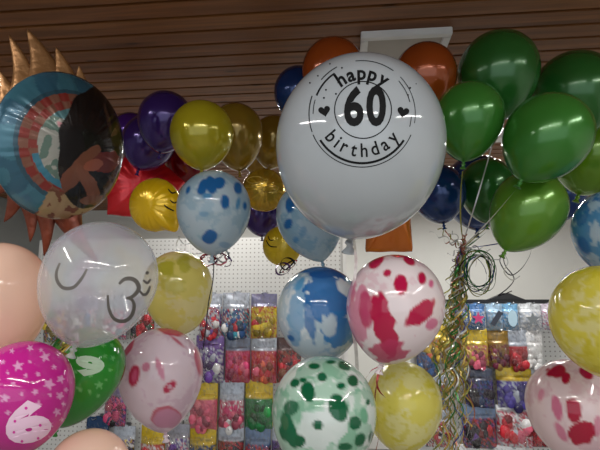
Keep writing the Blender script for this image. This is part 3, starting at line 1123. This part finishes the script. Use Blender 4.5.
foil_balloon('gold', 264, 190, 2.02, lambda t: rg, .055, yaw=10, mat=GOLD_F, kc=15, label='round gold foil balloon with loose gold ribbon loops', group='foil balloons')
for k in range(4):
    c = at(255 + 5 * k, 180 + 3 * k, 1.88)
    pts = [c + CR @ Vector((px2m(8, 1.9) * math.cos(a), px2m(3.5, 1.9) * math.sin(a + k), .01 * math.sin(a * 2 + k))) for a in np.linspace(0, 8, 32)]
    strip(pts, .004, 'ribbon_curl', RIB['gold'], BAL['gold']['o'], .02)
ry2 = px2m(20, 2.15)
foil_balloon('yface2', 282, 246, 2.15, lambda t: ry2, .06, yaw=-14, mat=foil('mustard_foil', (206, 178, 30), .2, .28, .15), kc=15, label='small yellow foil balloon with black curves left of the pale blue one', group='foil balloons')
for q_ in [stroke([(266, 240), (270, 246), (277, 247)], 1.3), stroke([(268, 236), (270, 240), (274, 240)], 1.2)]:
    lay('yface2', [q_], M_INK, 'printed_stroke', BAL['yface2']['o'])


def slab_r(t, hw, hh, fl):
    """outline of an upright foil bar that flares at its lower end"""
    c, s_ = math.cos(t), math.sin(t)
    best = 1e9
    wy = hw * (1 + fl * max(0, -s_) ** 6)
    if abs(c) > 1e-6:
        best = min(best, wy / abs(c))
    if abs(s_) > 1e-6:
        best = min(best, hh / abs(s_))
    return best


Zo = 1.6
foil_balloon('obar', 389, 205, Zo, lambda t: slab_r(t, px2m(22, Zo), px2m(47, Zo), .25), .045, yaw=8, roll=0, mat=OR_F, nth=160, kc=13, label='orange foil balloon whose lower end shows under the 60 balloon', group='foil balloons')

# ================================================================== ribbon bundle under the green bunch
TIE = (463, 247, 1.78)
bund = link('ribbon_bundle', None)
bund.empty_display_size = .05
bund.location = at(452, 452, 1.85)
tag(bund, 'long hanging bundle of gold, green and silver curling ribbons under the green balloons', 'ribbons')
bpy.context.view_layer.update()
rr = random.Random(77)
for (k, cname) in (('g_left', 'olive'), ('g_top', 'silver'), ('g_front', 'white'), ('g_low', 'silver'), ('g_dark', 'green'), ('b_one', 'brown'), ('b_two', 'silver'), ('g_back', 'olive'), ('b_three', 'blue')):
    t = BAL[k]['tail']
    e = at(TIE[0] + rr.uniform(-2, 2), TIE[1] + rr.uniform(-3, 3), TIE[2])
    mid = (t + e) / 2 + Vector((rr.uniform(-.03, .03), rr.uniform(-.04, .04), -.02))
    c = [t * (1 - s_) ** 2 + mid * 2 * s_ * (1 - s_) + e * s_ ** 2 for s_ in np.linspace(0, 1, 14)]
    strip(c, .005, 'ribbon', RIB[cname], bund, .15)
for k in range(12):   # short curls springing from the tie
    a = rr.uniform(20, 340)
    e = (TIE[0] + 34 * math.cos(math.radians(a)) * rr.uniform(.4, 1.1) - 6, TIE[1] + 26 * math.sin(math.radians(a)) * rr.uniform(.3, .9), TIE[2] + rr.uniform(-.1, .1))
    strip(curl_pts(at(*TIE), at(*e), .008, rr.uniform(1.5, 4), rnd=rr), .0045, 'ribbon', RIB[rr.choice(['brown', 'purple', 'black', 'silver', 'olive'])], bund, .1)
names = ['gold'] * 6 + ['green'] * 3 + ['silver'] * 4 + ['olive'] * 5 + ['blue'] + ['brown'] * 2 + ['white']
for k in range(58):
    x0 = TIE[0] + rr.uniform(-4, 3)
    x1 = 451 + rr.gauss(0, 10)
    y1 = rr.choice([rr.uniform(330, 400), rr.uniform(400, 480), rr.uniform(420, 500)])
    Zr = rr.uniform(1.72, 1.92)
    a = at(x0, TIE[1] + rr.uniform(0, 6), TIE[2])
    m_ = at((x0 + x1) / 2 - 4 + rr.uniform(-8, 8), TIE[1] + (y1 - TIE[1]) * .35, Zr)
    e = at(x1, y1, Zr)
    base = [a * (1 - q) ** 2 + m_ * 2 * q * (1 - q) + e * q ** 2 for q in np.linspace(0, 1, 90)]
    ph, fr, am = rr.uniform(0, 6), rr.uniform(4, 9), rr.uniform(.006, .02)
    pts = []
    for i, p in enumerate(base):
        q = i / 89
        g = am * min(1, q * 2.2)
        pts.append(p + CR @ Vector((g * math.cos(ph + 2 * PI * fr * q), 0, g * math.sin(ph + 2 * PI * fr * q))) + CR @ Vector((0, g * .6 * math.sin(ph + 11 * q), 0)))
    strip(pts, rr.uniform(.004, .0065), 'ribbon', RIB[rr.choice(names)], bund, .05)
coil = link('ribbon_coil', None)
coil.location = at(478, 294, 1.75)
coil.empty_display_size = .05
tag(coil, 'loose round coil of green, white and blue ribbon beside the ribbon knot', 'ribbons')
bpy.context.view_layer.update()
for k, cname in enumerate(['green', 'white', 'blue', 'olive', 'white', 'blue', 'green', 'silver', 'olive', 'black', 'green']):
    c = at(479 + rr.uniform(-4, 4), 272 + rr.uniform(-4, 4), 1.75 + rr.uniform(-.03, .03))
    r0, r1 = px2m(rr.uniform(10, 17), 1.75), px2m(rr.uniform(15, 22), 1.75)
    tl, ph = rr.uniform(-.6, .6), rr.uniform(0, 6)
    pts = []
    for a in np.linspace(0, rr.uniform(9, 15), 60):
        p = Vector((r0 * math.cos(a), r1 * math.sin(a), .012 * math.sin(2 * a + ph)))
        p = Matrix.Rotation(tl, 3, 'Z') @ Matrix.Rotation(rr.uniform(-.04, .04), 3, 'Y') @ p
        pts.append(c + CR @ p)
    strip(pts, .005, 'ribbon', RIB[cname], coil, .02)
tie = Boxes()
c = at(*TIE)
tie.tube([c + Vector((0, 0, .03)), c, c - Vector((0, 0, .03))], .008, 10)
t_ = tie.build('tie', RIB['brown'], None, True)
t_.parent = bund
t_.matrix_parent_inverse = bund.matrix_world.inverted()
# two thin loops hanging from the lowest green balloon
for pts in ([(503, 252, 1.62), (500, 262, 1.62), (510, 275, 1.63), (522, 268, 1.64), (531, 252, 1.64), (528, 243, 1.64)], [(503, 253, 1.62), (505, 265, 1.62), (514, 278, 1.63), (508, 288, 1.64), (498, 296, 1.65), (512, 291, 1.65)],
            [(503, 252, 1.62), (508, 262, 1.6), (504, 272, 1.6), (512, 280, 1.6), (520, 276, 1.6)]):
    strip(pix_curve(pts), .004, 'ribbon', RIB['silver'] if pts[1][0] == 508 else RIB['black'], BAL['g_low']['o'], .05)
for pts, cname in (([(214, 258, 1.66), (213, 280, 1.67), (209, 300, 1.68), (206, 325, 1.7), (203, 350, 1.72)], 'black'), ):
    strip(pix_curve(pts), .004, 'ribbon', RIB[cname], BAL['bluedots']['o'], .02)
for pts, cname in (([(178, 236, 1.94), (184, 244, 1.95), (196, 243, 1.95), (204, 252, 1.95), (190, 254, 1.95), (176, 250, 1.95)], 'silver'), ([(180, 236, 1.95), (176, 246, 1.95), (182, 252, 1.95)], 'white')):
    strip(pix_curve(pts), .004, 'ribbon', RIB[cname], BAL['yface']['o'], .05)
for k, cname in enumerate(('black', 'red', 'black', 'purple')):
    c = at(286 + rr.uniform(-5, 5), 268 + rr.uniform(-5, 4), 2.0)
    pts = [c + CR @ Vector((px2m(7, 2) * math.cos(a), px2m(6, 2) * math.sin(a + k), .02 * math.sin(a * 2 + k))) for a in np.linspace(0, 8, 32)]
    strip(pts, .009, 'ribbon_curl', RIB[cname], BAL['yface2']['o'], .03)

# ================================================================== racks and packs
ZR = 3.35                                    # depth of the packs


def plane_pt(px, py, y):
    d = ray(px, py)
    return CAM + d * ((y - CAM.y) / d.y)


RY = plane_pt(300, 340, 0.001).y
RACK_Y = 3.42


def rack(name, label, pxl, pxr, ytop, hooks, cap=None):
    l, r = plane_pt(pxl, 300, RACK_Y), plane_pt(pxr, 300, RACK_Y)
    top = plane_pt((pxl + pxr) / 2, ytop, RACK_Y).z
    x0, x1 = l.x, r.x
    root = link(name, None, loc=((x0 + x1) / 2, RACK_Y, 0))
    root.empty_display_size = .1
    tag(root, label, 'rack', 'display racks')
    bpy.context.view_layer.update()

    def add(b, nm, mat, smooth=False):
        o = b.build(nm, mat, None, smooth)
        o.parent = root
        o.matrix_parent_inverse = root.matrix_world.inverted()
        return o
    n = max(1, round((x1 - x0) / 1.0))
    for i in range(n):
        a, c = x0 + (x1 - x0) * i / n, x0 + (x1 - x0) * (i + 1) / n
        add(Boxes().box(((a + c) / 2, RACK_Y + .09, (top + .16) / 2), (c - a - .03, .02, top - .16), .003), 'pegboard', M_PEG)
    for i in range(n + 1):
        a = x0 + (x1 - x0) * i / n
        add(Boxes().box((a, RACK_Y + .09, top / 2), (.03, .04, top), .004), 'upright', M_WHITE)
    add(Boxes().box(((x0 + x1) / 2, RACK_Y - .06, .08), (x1 - x0 + .03, .36, .16), .006), 'base', M_WHITE)
    for (hx, hy) in hooks:
        p = plane_pt(hx, hy, RACK_Y)
        b = Boxes()
        b.tube([(p.x, RACK_Y + .079, p.z), (p.x, RACK_Y - .06, p.z), (p.x, RACK_Y - .075, p.z + .012)], .003, 6)
        b.box((p.x, RACK_Y + .076, p.z), (.035, .004, .03))
        add(b, 'hook', M_STEEL)
    if cap:
        b = Boxes()
        b.box(((x0 + x1) / 2, RACK_Y + .09, top + .012), (x1 - x0 + .03, .05, .024), .004)
        add(b, 'cap_rail', M_BLACK)
    return root


LIFT = {}


def pack(px, py, w, h, head, cont, label, group, hh=.28, kind='bag'):
    """a hanging retail pack: px,py centre, w,h size as the camera sees it; head: colour of the card; cont: colours of what is inside"""
    P = plane_pt(px, py, RACK_Y)
    q = CRI @ (P - CAM)
    k = -q.z / F
    W, H = w * k, h * k * 1.0
    root = link('balloon_pack', None, loc=(P.x, RACK_Y, P.z + H / 2))
    root.empty_display_size = .05
    tag(root, label, 'pack', group)
    rnd = random.Random(int(px * 31 + py))
    root.rotation_euler = (0, 0, rnd.uniform(-.08, .08))
    # card with a hang tab
    bm = bmesh.new()
    hd = H * hh
    n = 9
    out = [(-W / 2, -hd), (W / 2, -hd), (W / 2, -.012), (W * .12, -.006), (W * .1, .008), (-W * .1, .008), (-W * .12, -.006), (-W / 2, -.012)]
    fr_ = [bm.verts.new((x, -.004, z)) for x, z in out]
    bk_ = [bm.verts.new((x, .004, z)) for x, z in out]
    bm.faces.new(fr_)
    bm.faces.new(bk_[::-1])
    for i in range(len(out)):
        bm.faces.new((fr_[i], bk_[i], bk_[(i + 1) % 8], fr_[(i + 1) % 8]))
    bmesh.ops.recalc_face_normals(bm, faces=bm.faces[:])
    me = bpy.data.meshes.new('header_card')
    bm.to_mesh(me)
    bm.free()
    cc = me.color_attributes.new('Col', 'FLOAT_COLOR', 'POINT')
    cc.data.foreach_set('color', np.array([L(head)] * len(me.vertices), dtype=np.float32).ravel())
    link('header_card', me, M_PRINT, root, smooth=False)
    # backing sheet: printed, wrinkled plastic front
    nx, nz = 22, 26
    v, f, c = [], [], []
    for j in range(nz + 1):
        for i in range(nx + 1):
            s_, t = i / nx, j / nz
            x, z = (s_ - .5) * W, -t * H
            bul = math.sin(PI * s_) ** .5 * math.sin(PI * min(max(t, 0), 1)) ** .6
            d = .042 * bul + .006 * noise.noise(Vector((x * 60 + px, z * 60, py)))
            if t < hh * .8:
                d *= .35
            v.append((x, -.006 - d, z))
            if t < hh:
                col = head
                if noise.noise(Vector((x * 90, z * 90, px))) > .28:
                    col = tuple(min(255, q * .5 + 60) for q in head)
            else:
                # clumps of the contents seen through the front
                ct = Vector((x * 34 + px, z * 26, py * 3.3))
                idx = int(abs(noise.noise(ct)) * 5.9 * len(cont) + rnd.random() * .6) % len(cont)
                col = cont[idx]
            c.append(L(col))
    for j in range(nz):
        for i in range(nx):
            a = j * (nx + 1) + i
            f.append((a, a + nx + 1, a + nx + 2, a + 1))
    b0 = len(v)
    v += [(-W / 2, .004, 0), (W / 2, .004, 0), (W / 2, .004, -H), (-W / 2, .004, -H)]
    c += [L(head)] * 4
    f.append((b0, b0 + 1, b0 + 2, b0 + 3))
    link('bag', mesh('bag', v, f, c), M_SHINY, root)
    if kind == 'bag':
        # a bunch of balloons inside, pressed against the front
        v, f, c = [], [], []
        cw = W * .38
        for q in range(15):
            a = rnd.uniform(0, 6.28)
            rq = math.sqrt(rnd.random())
            ox, oz = cw * rq * math.cos(a), -H * (hh + .38) + H * .25 * rq * math.sin(a)
            r0 = W * rnd.uniform(.11, .17)
            b0 = len(v)
            col = cont[q % len(cont)] if rnd.random() < .35 else cont[0]
            sv = rnd.uniform(.85, 1.15)
            for i in range(7):
                ph = PI * i / 6
                for k2 in range(10):
                    th = 2 * PI * k2 / 10
                    v.append((ox + r0 * math.sin(ph) * math.cos(th), -.04 + r0 * .35 * math.sin(ph) * math.sin(th), oz + r0 * 1.2 * math.cos(ph)))
                    c.append(L(tuple(min(255, u * sv * (1.1 if q % 3 else .7)) for u in col)))
            for i in range(6):
                for k2 in range(10):
                    f.append((b0 + i * 10 + k2, b0 + i * 10 + (k2 + 1) % 10, b0 + (i + 1) * 10 + (k2 + 1) % 10, b0 + (i + 1) * 10 + k2))
        link('contents', mesh('contents', v, f, c), M_SHINY, root)
        # clear film over it
        v, f = [], []
        for j in range(15):
            for i in range(13):
                s_, t = i / 12, j / 14
                x, z = (s_ - .5) * W * .97, -H * (hh * .6) - t * H * (1 - hh * .6)
                d = .062 * (math.sin(PI * s_) ** .45) * (math.sin(PI * t) ** .5) + .006 * noise.noise(Vector((x * 50, z * 70 + px, 2)))
                v.append((x, -.01 - d, z))
        for j in range(14):
            for i in range(12):
                a = j * 13 + i
                f.append((a, a + 13, a + 14, a + 1))
        link('clear_film', mesh('clear_film', v, f), M_FILM, root)
    return root


YH = (206, 176, 44)
SV = (176, 184, 196)
PU = (96, 60, 140)
PI_ = (206, 96, 120)
HP = (196, 64, 110)
RE = (184, 40, 52)
OR = (206, 100, 72)
BLU = (40, 84, 140)
TE = (40, 130, 150)
DK = (44, 38, 48)
GN = (34, 112, 62)
WH = (222, 222, 222)
BR = (120, 76, 56)
LP = 'hanging packs on the left rack'
RP = 'hanging packs on the right rack'
left = [
    (211, 317, 22, 46, SV, [RE, WH, PU, SV], 'silver and red pack at the left end of the top row', .3),
    (236, 315, 27, 44, SV, [BLU, TE, RE, WH], 'blue and teal pack in the top row of the left rack', .35),
    (264, 316, 26, 44, (120, 120, 150), [YH, YH, RE, (220, 200, 60)], 'top row pack with a bright yellow filling', .3),
    (210, 359, 29, 46, (120, 90, 160), [PU, SV, WH, PU], 'purple and silver mesh pack in the second row', .25),
    (238, 360, 25, 44, (120, 130, 150), [HP, PI_, RE], 'hot pink pack second row, right of the purple mesh pack', .3),
    (264, 360, 26, 44, SV, [OR, PI_, RE], 'orange and coral pack in the second row', .3),
    (289, 360, 24, 44, (80, 60, 60), [RE, BR, DK], 'dark red pack at the right end of the second row', .3),
    (204, 405, 28, 46, YH, [PI_, (224, 120, 130), PI_], 'yellow card pack holding pink balloons', .35),
    (232, 404, 25, 46, SV, [PI_, HP, WH], 'silver topped pack of pink balloons in the third row', .4),
    (259, 404, 28, 46, YH, [GN, (44, 140, 70), GN], 'yellow card pack holding dark green balloons', .35),
    (153, 447, 25, 42, YH, [RE, OR, WH], 'yellow card pack with red filling in the bottom row', .4),
    (178, 447, 24, 44, (150, 150, 160), [PU, WH, SV, PI_], 'silver and purple pack under the white teardrop balloon', .3),
    (203, 448, 27, 44, YH, [BLU, DK, YH], 'yellow card pack with a dark blue filling, bottom row', .4),
    (231, 449, 26, 42, SV, [DK, RE, BR], 'dark red and silver pack in the bottom row', .3),
    (258, 449, 26, 42, (110, 130, 160), [BLU, RE, DK], 'blue topped dark pack in the bottom row', .35),
    (284, 449, 24, 42, SV, [DK, PU], 'bottom row pack at the edge of the green spotted balloon', .3),
    (116, 404, 22, 42, (120, 110, 140), [HP, PU, DK, PI_], 'purple and pink pack left of the white teardrop balloon', .3),
    (97, 438, 24, 40, (40, 70, 110), [DK, BLU, WH], 'dark pack with blue card above the lower peach balloon', .35),
    (124, 447, 22, 40, SV, [DK, YH, PU, WH], 'dark speckled pack right of the lower peach balloon', .3),
    (143, 318, 24, 42, (120, 110, 110), [RE, GN, DK, WH], 'red and green pack right of the clear frosted balloon', .3),
    (56, 322, 24, 40, WH, [YH, BLU, RE, GN, WH], 'many coloured pack between peach and clear balloons', .2),
    (116, 318, 24, 42, SV, [HP, WH, TE], 'pink and white pack seen through the clear balloon', .3),
    (86, 318, 24, 42, SV, [BLU, WH, PI_], 'blue and white pack seen through the clear balloon', .3),
]
right = [
    (432, 342, 24, 34, YH, [(190, 160, 60), YH, OR], 'yellow pack behind the left edge of the ribbon bundle', .4),
    (427, 362, 20, 30, (60, 90, 130), [BLU, BR, BLU], 'blue pack with brown middle beside the crimson blotched balloon', .2),
    (448, 345, 22, 36, YH, [BR, YH], 'mustard pack right behind the ribbon bundle', .4),
    (436, 392, 24, 34, SV, [BLU, RE, DK], 'blue and red pack between yellow balloon and ribbon bundle', .3),
    (438, 428, 24, 36, SV, [RE, DK, WH], 'red pack low beside the yellow swirled balloon', .3),
    (475, 347, 24, 36, YH, [PI_, (214, 176, 110), (224, 190, 80)], 'yellow topped pack with pink filling below the star card', .45),
    (498, 349, 21, 36, (150, 116, 40), [(110, 30, 60), (136, 104, 44), (136, 104, 44)], 'dark gold pack in the second row', .35),
    (517, 348, 21, 37, SV, [RE, RE, (150, 30, 40)], 'pack with silver top and a bright red filling', .45),
    (479, 388, 27, 38, (70, 76, 96), [DK, BLU, DK, PU], 'dark navy pack right of the ribbon bundle', .3),
    (514, 386, 34, 42, YH, [(70, 60, 140), (90, 76, 160), SV], 'wide yellow card pack holding purple balloons', .35),
    (542, 386, 20, 38, SV, [BLU, WH, BLU], 'blue and silver pack beside the red petal balloon', .3),
    (479, 426, 33, 42, (110, 130, 160), [DK, RE, DK, PU], 'dark red and black pack lowest beside the ribbons', .3),
    (514, 426, 33, 40, WH, [RE, WH, PI_, SV], 'red and silver streaked pack in the lower row', .15),
    (545, 426, 26, 40, SV, [RE, DK], 'dark red pack behind the red petal balloon', .25),
    (470, 462, 34, 34, WH, [WH, BLU], 'white and blue pack cut by the bottom of the picture', .3),
    (512, 462, 34, 32, WH, [DK, RE, WH], 'white topped pack cut by the bottom edge', .3),
]
cards = [
    (461, 317, 14, 26, (70, 90, 150), [(60, 90, 150), SV], 'blue striped card pack at the left end of the card row'),
    (476, 317, 17, 26, (70, 110, 160), [(60, 110, 170), SV], 'blue card pack with a pink star'),
    (494, 317, 16, 26, (150, 180, 205), [SV, (140, 180, 210)], 'pale blue card pack with a dark slanting bar'),
    (510, 317, 15, 26, (110, 160, 196), [(90, 150, 190), SV], 'light blue card pack with a pale oval'),
    (530, 317, 21, 26, (190, 194, 198), [SV, WH], 'silver card pack with a grey star'),
    (551, 317, 19, 26, (186, 176, 190), [SV, (176, 120, 140), WH], 'pink and silver card pack beside the yellow balloon'),
]
hooksL = [(a[0], a[1] - a[3] / 2) for a in left]
hooksR = [(a[0], a[1] - a[3] / 2) for a in right + cards]
rack('display_rack', 'tall white pegboard rack of packs behind the left balloons', 30, 345, 237, hooksL)
rack('display_rack', 'low white pegboard rack of packs with a black top rail', 412, 640, 303, hooksR, cap=True)
for a in left:
    pack(*a[:7], LP, a[7])
for a in right:
    pack(*a[:7], RP, a[7])


def card_pack(px, py, w, h, head, cont, label):
    r = pack(px, py, w, h, head, cont, label, RP, .3, kind='card')
    return r


def motif(root, px, py, kind, col, size):
    """printed sign on a card, a thin print on its front"""
    P = plane_pt(px, py, RACK_Y)
    k = -(CRI @ (P - CAM)).z / F
    S = size * k
    v, f = [], []
    n = 60
    v.append((0, 0, 0))
    for i in range(n):
        t = 2 * PI * i / n
        if kind == 'star':
            r = S * star_r(t - PI / 2, 5, .42)
            v.append((r * math.cos(t), 0, r * math.sin(t)))
        elif kind == 'oval':
            v.append((S * .55 * math.cos(t), 0, S * math.sin(t)))
        else:
            r = min(S * .35 / max(abs(math.cos(t)), 1e-3), S * 1.1 / max(abs(math.sin(t)), 1e-3))
            x, z = r * math.cos(t), r * math.sin(t)
            a = -.6
            v.append((x * math.cos(a) - z * math.sin(a), 0, x * math.sin(a) + z * math.cos(a)))
    for i in range(n):
        f.append((0, 1 + (i + 1) % n, 1 + i))
    o = link('printed_motif', mesh('printed_motif', v, f), col, root, smooth=False)
    o.location = (0, -.062, (P.z - root.location.z))
    return o


rts = [card_pack(*a) for a in cards]
motif(rts[1], 477, 318, 'star', plain('pink_print', (206, 60, 120), .4), 6.5)
motif(rts[2], 494, 318, 'bar', plain('dark_print', (50, 56, 70), .4), 7)
motif(rts[3], 510, 318, 'oval', plain('pale_print', (176, 206, 222), .3), 8)
motif(rts[4], 530, 319, 'star', plain('grey_print', (116, 122, 126), .35), 7)

# white tissue-wrapped item at the end of the second row
r_ = pack(533, 350, 18, 38, WH, [WH, (230, 230, 228), WH], 'white filled pack with a striped top at the end of the row', RP, .4)
# black folded sign on the right rack
P = plane_pt(510, 303, RACK_Y)
kx = -(CRI @ (P - CAM)).z / F
b = bmesh.new()
prof = [(-18, 0), (18, 0), (7, 4.5), (3, 6.5), (-3, 6.5), (-7, 4.5)]
fr_ = [b.verts.new((x * kx, -.03, z * kx)) for x, z in prof]
bk_ = [b.verts.new((x * kx, .03, z * kx)) for x, z in prof]
b.faces.new(fr_)
b.faces.new(bk_[::-1])
for i in range(6):
    b.faces.new((fr_[i], bk_[i], bk_[(i + 1) % 6], fr_[(i + 1) % 6]))
bmesh.ops.recalc_face_normals(b, faces=b.faces[:])
me = bpy.data.meshes.new('sign_holder')
b.to_mesh(me)
b.free()
o = link('sign_holder', me, M_BLACK, None, smooth=False)
TOPR = plane_pt((412 + 640) / 2, 303, RACK_Y).z
o.location = (P.x, RACK_Y + .09, TOPR + .024)
tag(o, 'low black peaked holder standing on the right rack', 'sign holder')

# ================================================================== ceiling panel and lamps
def ceil_pt(px, py, z=CEIL):
    d = ray(px, py)
    return CAM + d * ((z - CAM.z) / d.z)


a, c2 = ceil_pt(361, 38, CEIL - .03), ceil_pt(453, 33, CEIL - .03)
x0, x1, y0 = a.x, c2.x, (a.y + c2.y) / 2
root = link('ceiling_panel', None, loc=((x0 + x1) / 2, y0 + .16, CEIL))
tag(root, 'unlit white ceiling lamp panel above the right orange balloon', 'ceiling lamp', 'ceiling lamps')
Wp = x1 - x0
fr_b = Boxes()
for (cx_, cy_, dx_, dy_) in ((0, -.145, Wp, .03), (0, .145, Wp, .03), (-Wp / 2 + .015, 0, .03, .26), (Wp / 2 - .015, 0, .03, .26)):
    fr_b.box((cx_, cy_, -.015), (dx_, dy_, .03), .003)
fr_b.build('frame', M_WHITE, root)
Boxes().box((0, 0, -.01), (Wp - .06, .26, .012)).build('diffuser', plain('grey_diffuser', (176, 170, 160), .5), root)


def lamp(x, y, length, power, along='x', label='', color=(1, .97, .93)):
    root = link('tube_lamp', None, loc=(x, y, CEIL))
    tag(root, label, 'ceiling lamp', 'ceiling lamps')
    if along == 'y':
        root.rotation_euler = (0, 0, PI / 2)
    Boxes().box((0, 0, -.03), (length + .08, .1, .06), .006).build('housing', M_WHITE, root)
    b = Boxes()
    for s_ in (-1, 1):
        b.box((s_ * (length / 2 + .02), 0, -.085), (.03, .06, .05), .004)
    b.build('socket', M_WHITE, root)
    ld = bpy.data.lights.new('tube', 'AREA')
    ld.shape = 'RECTANGLE'
    ld.size, ld.size_y = length, .036
    ld.energy = power
    ld.color = color
    lo = bpy.data.objects.new('tube', ld)
    COL.objects.link(lo)
    lo.parent = root
    lo.location = (0, 0, -.1)


lamp(-1.75, .1, 1.5, 19, 'y', 'tube lamp along the ceiling left of the camera')
lamp(1.75, .1, 1.5, 17, 'y', 'tube lamp along the ceiling right of the camera')
lamp(0, -2.2, 2.4, 26, 'x', 'tube lamp across the ceiling far behind the camera')
lamp(.1, -.7, 2.0, 30, 'x', 'added tube lamp right behind the camera for more frontal light')  # added to brighten the fronts of the lower balloons
pl, pr = ceil_pt(212, 131), ceil_pt(514, 131)
lamp(pl.x, 3.0, .74, 7.5, 'x', 'added tube lamp hidden behind the yellow and purple balloons, lighting the packs')  # unseen lamp, put in to light the packs on the left rack
lamp(pr.x, 3.0, .74, 15, 'x', 'added tube lamp hidden behind the green balloons, lighting the packs')  # also an added lamp, out of sight, for the right rack packs
lamp(-.9, 4.3, 1.2, 13, 'x', 'added unseen tube lamp behind the tall left rack for wall glow')  # unseen fill lamp, added for the glow on the back wall
lamp(1.3, 4.3, 1.2, 9, 'x', 'added unseen tube lamp behind the low right rack for wall glow')  # second added lamp brightening the back wall, not seen itself

# ================================================================== world, camera
w = bpy.data.worlds.new('street_daylight')
SC.world = w
w.use_nodes = True
bg = w.node_tree.nodes['Background']
bg.inputs[0].default_value = (.86, .93, 1, 1)
bg.inputs[1].default_value = .75

cd = bpy.data.cameras.new('camera')
cd.sensor_width = 36
cd.lens = F / 600 * 36
cd.clip_start = .02
co = bpy.data.objects.new('camera', cd)
COL.objects.link(co)
co.location = CAM
co.rotation_euler = CR.to_euler('XYZ')
SC.camera = co
vs = SC.view_settings
vs.view_transform = 'Standard'
vs.look = 'None'
vs.gamma = 1
vs.use_curve_mapping = False
vs.exposure = 0.7
SC.cycles.max_bounces = 8
SC.cycles.transparent_max_bounces = 16
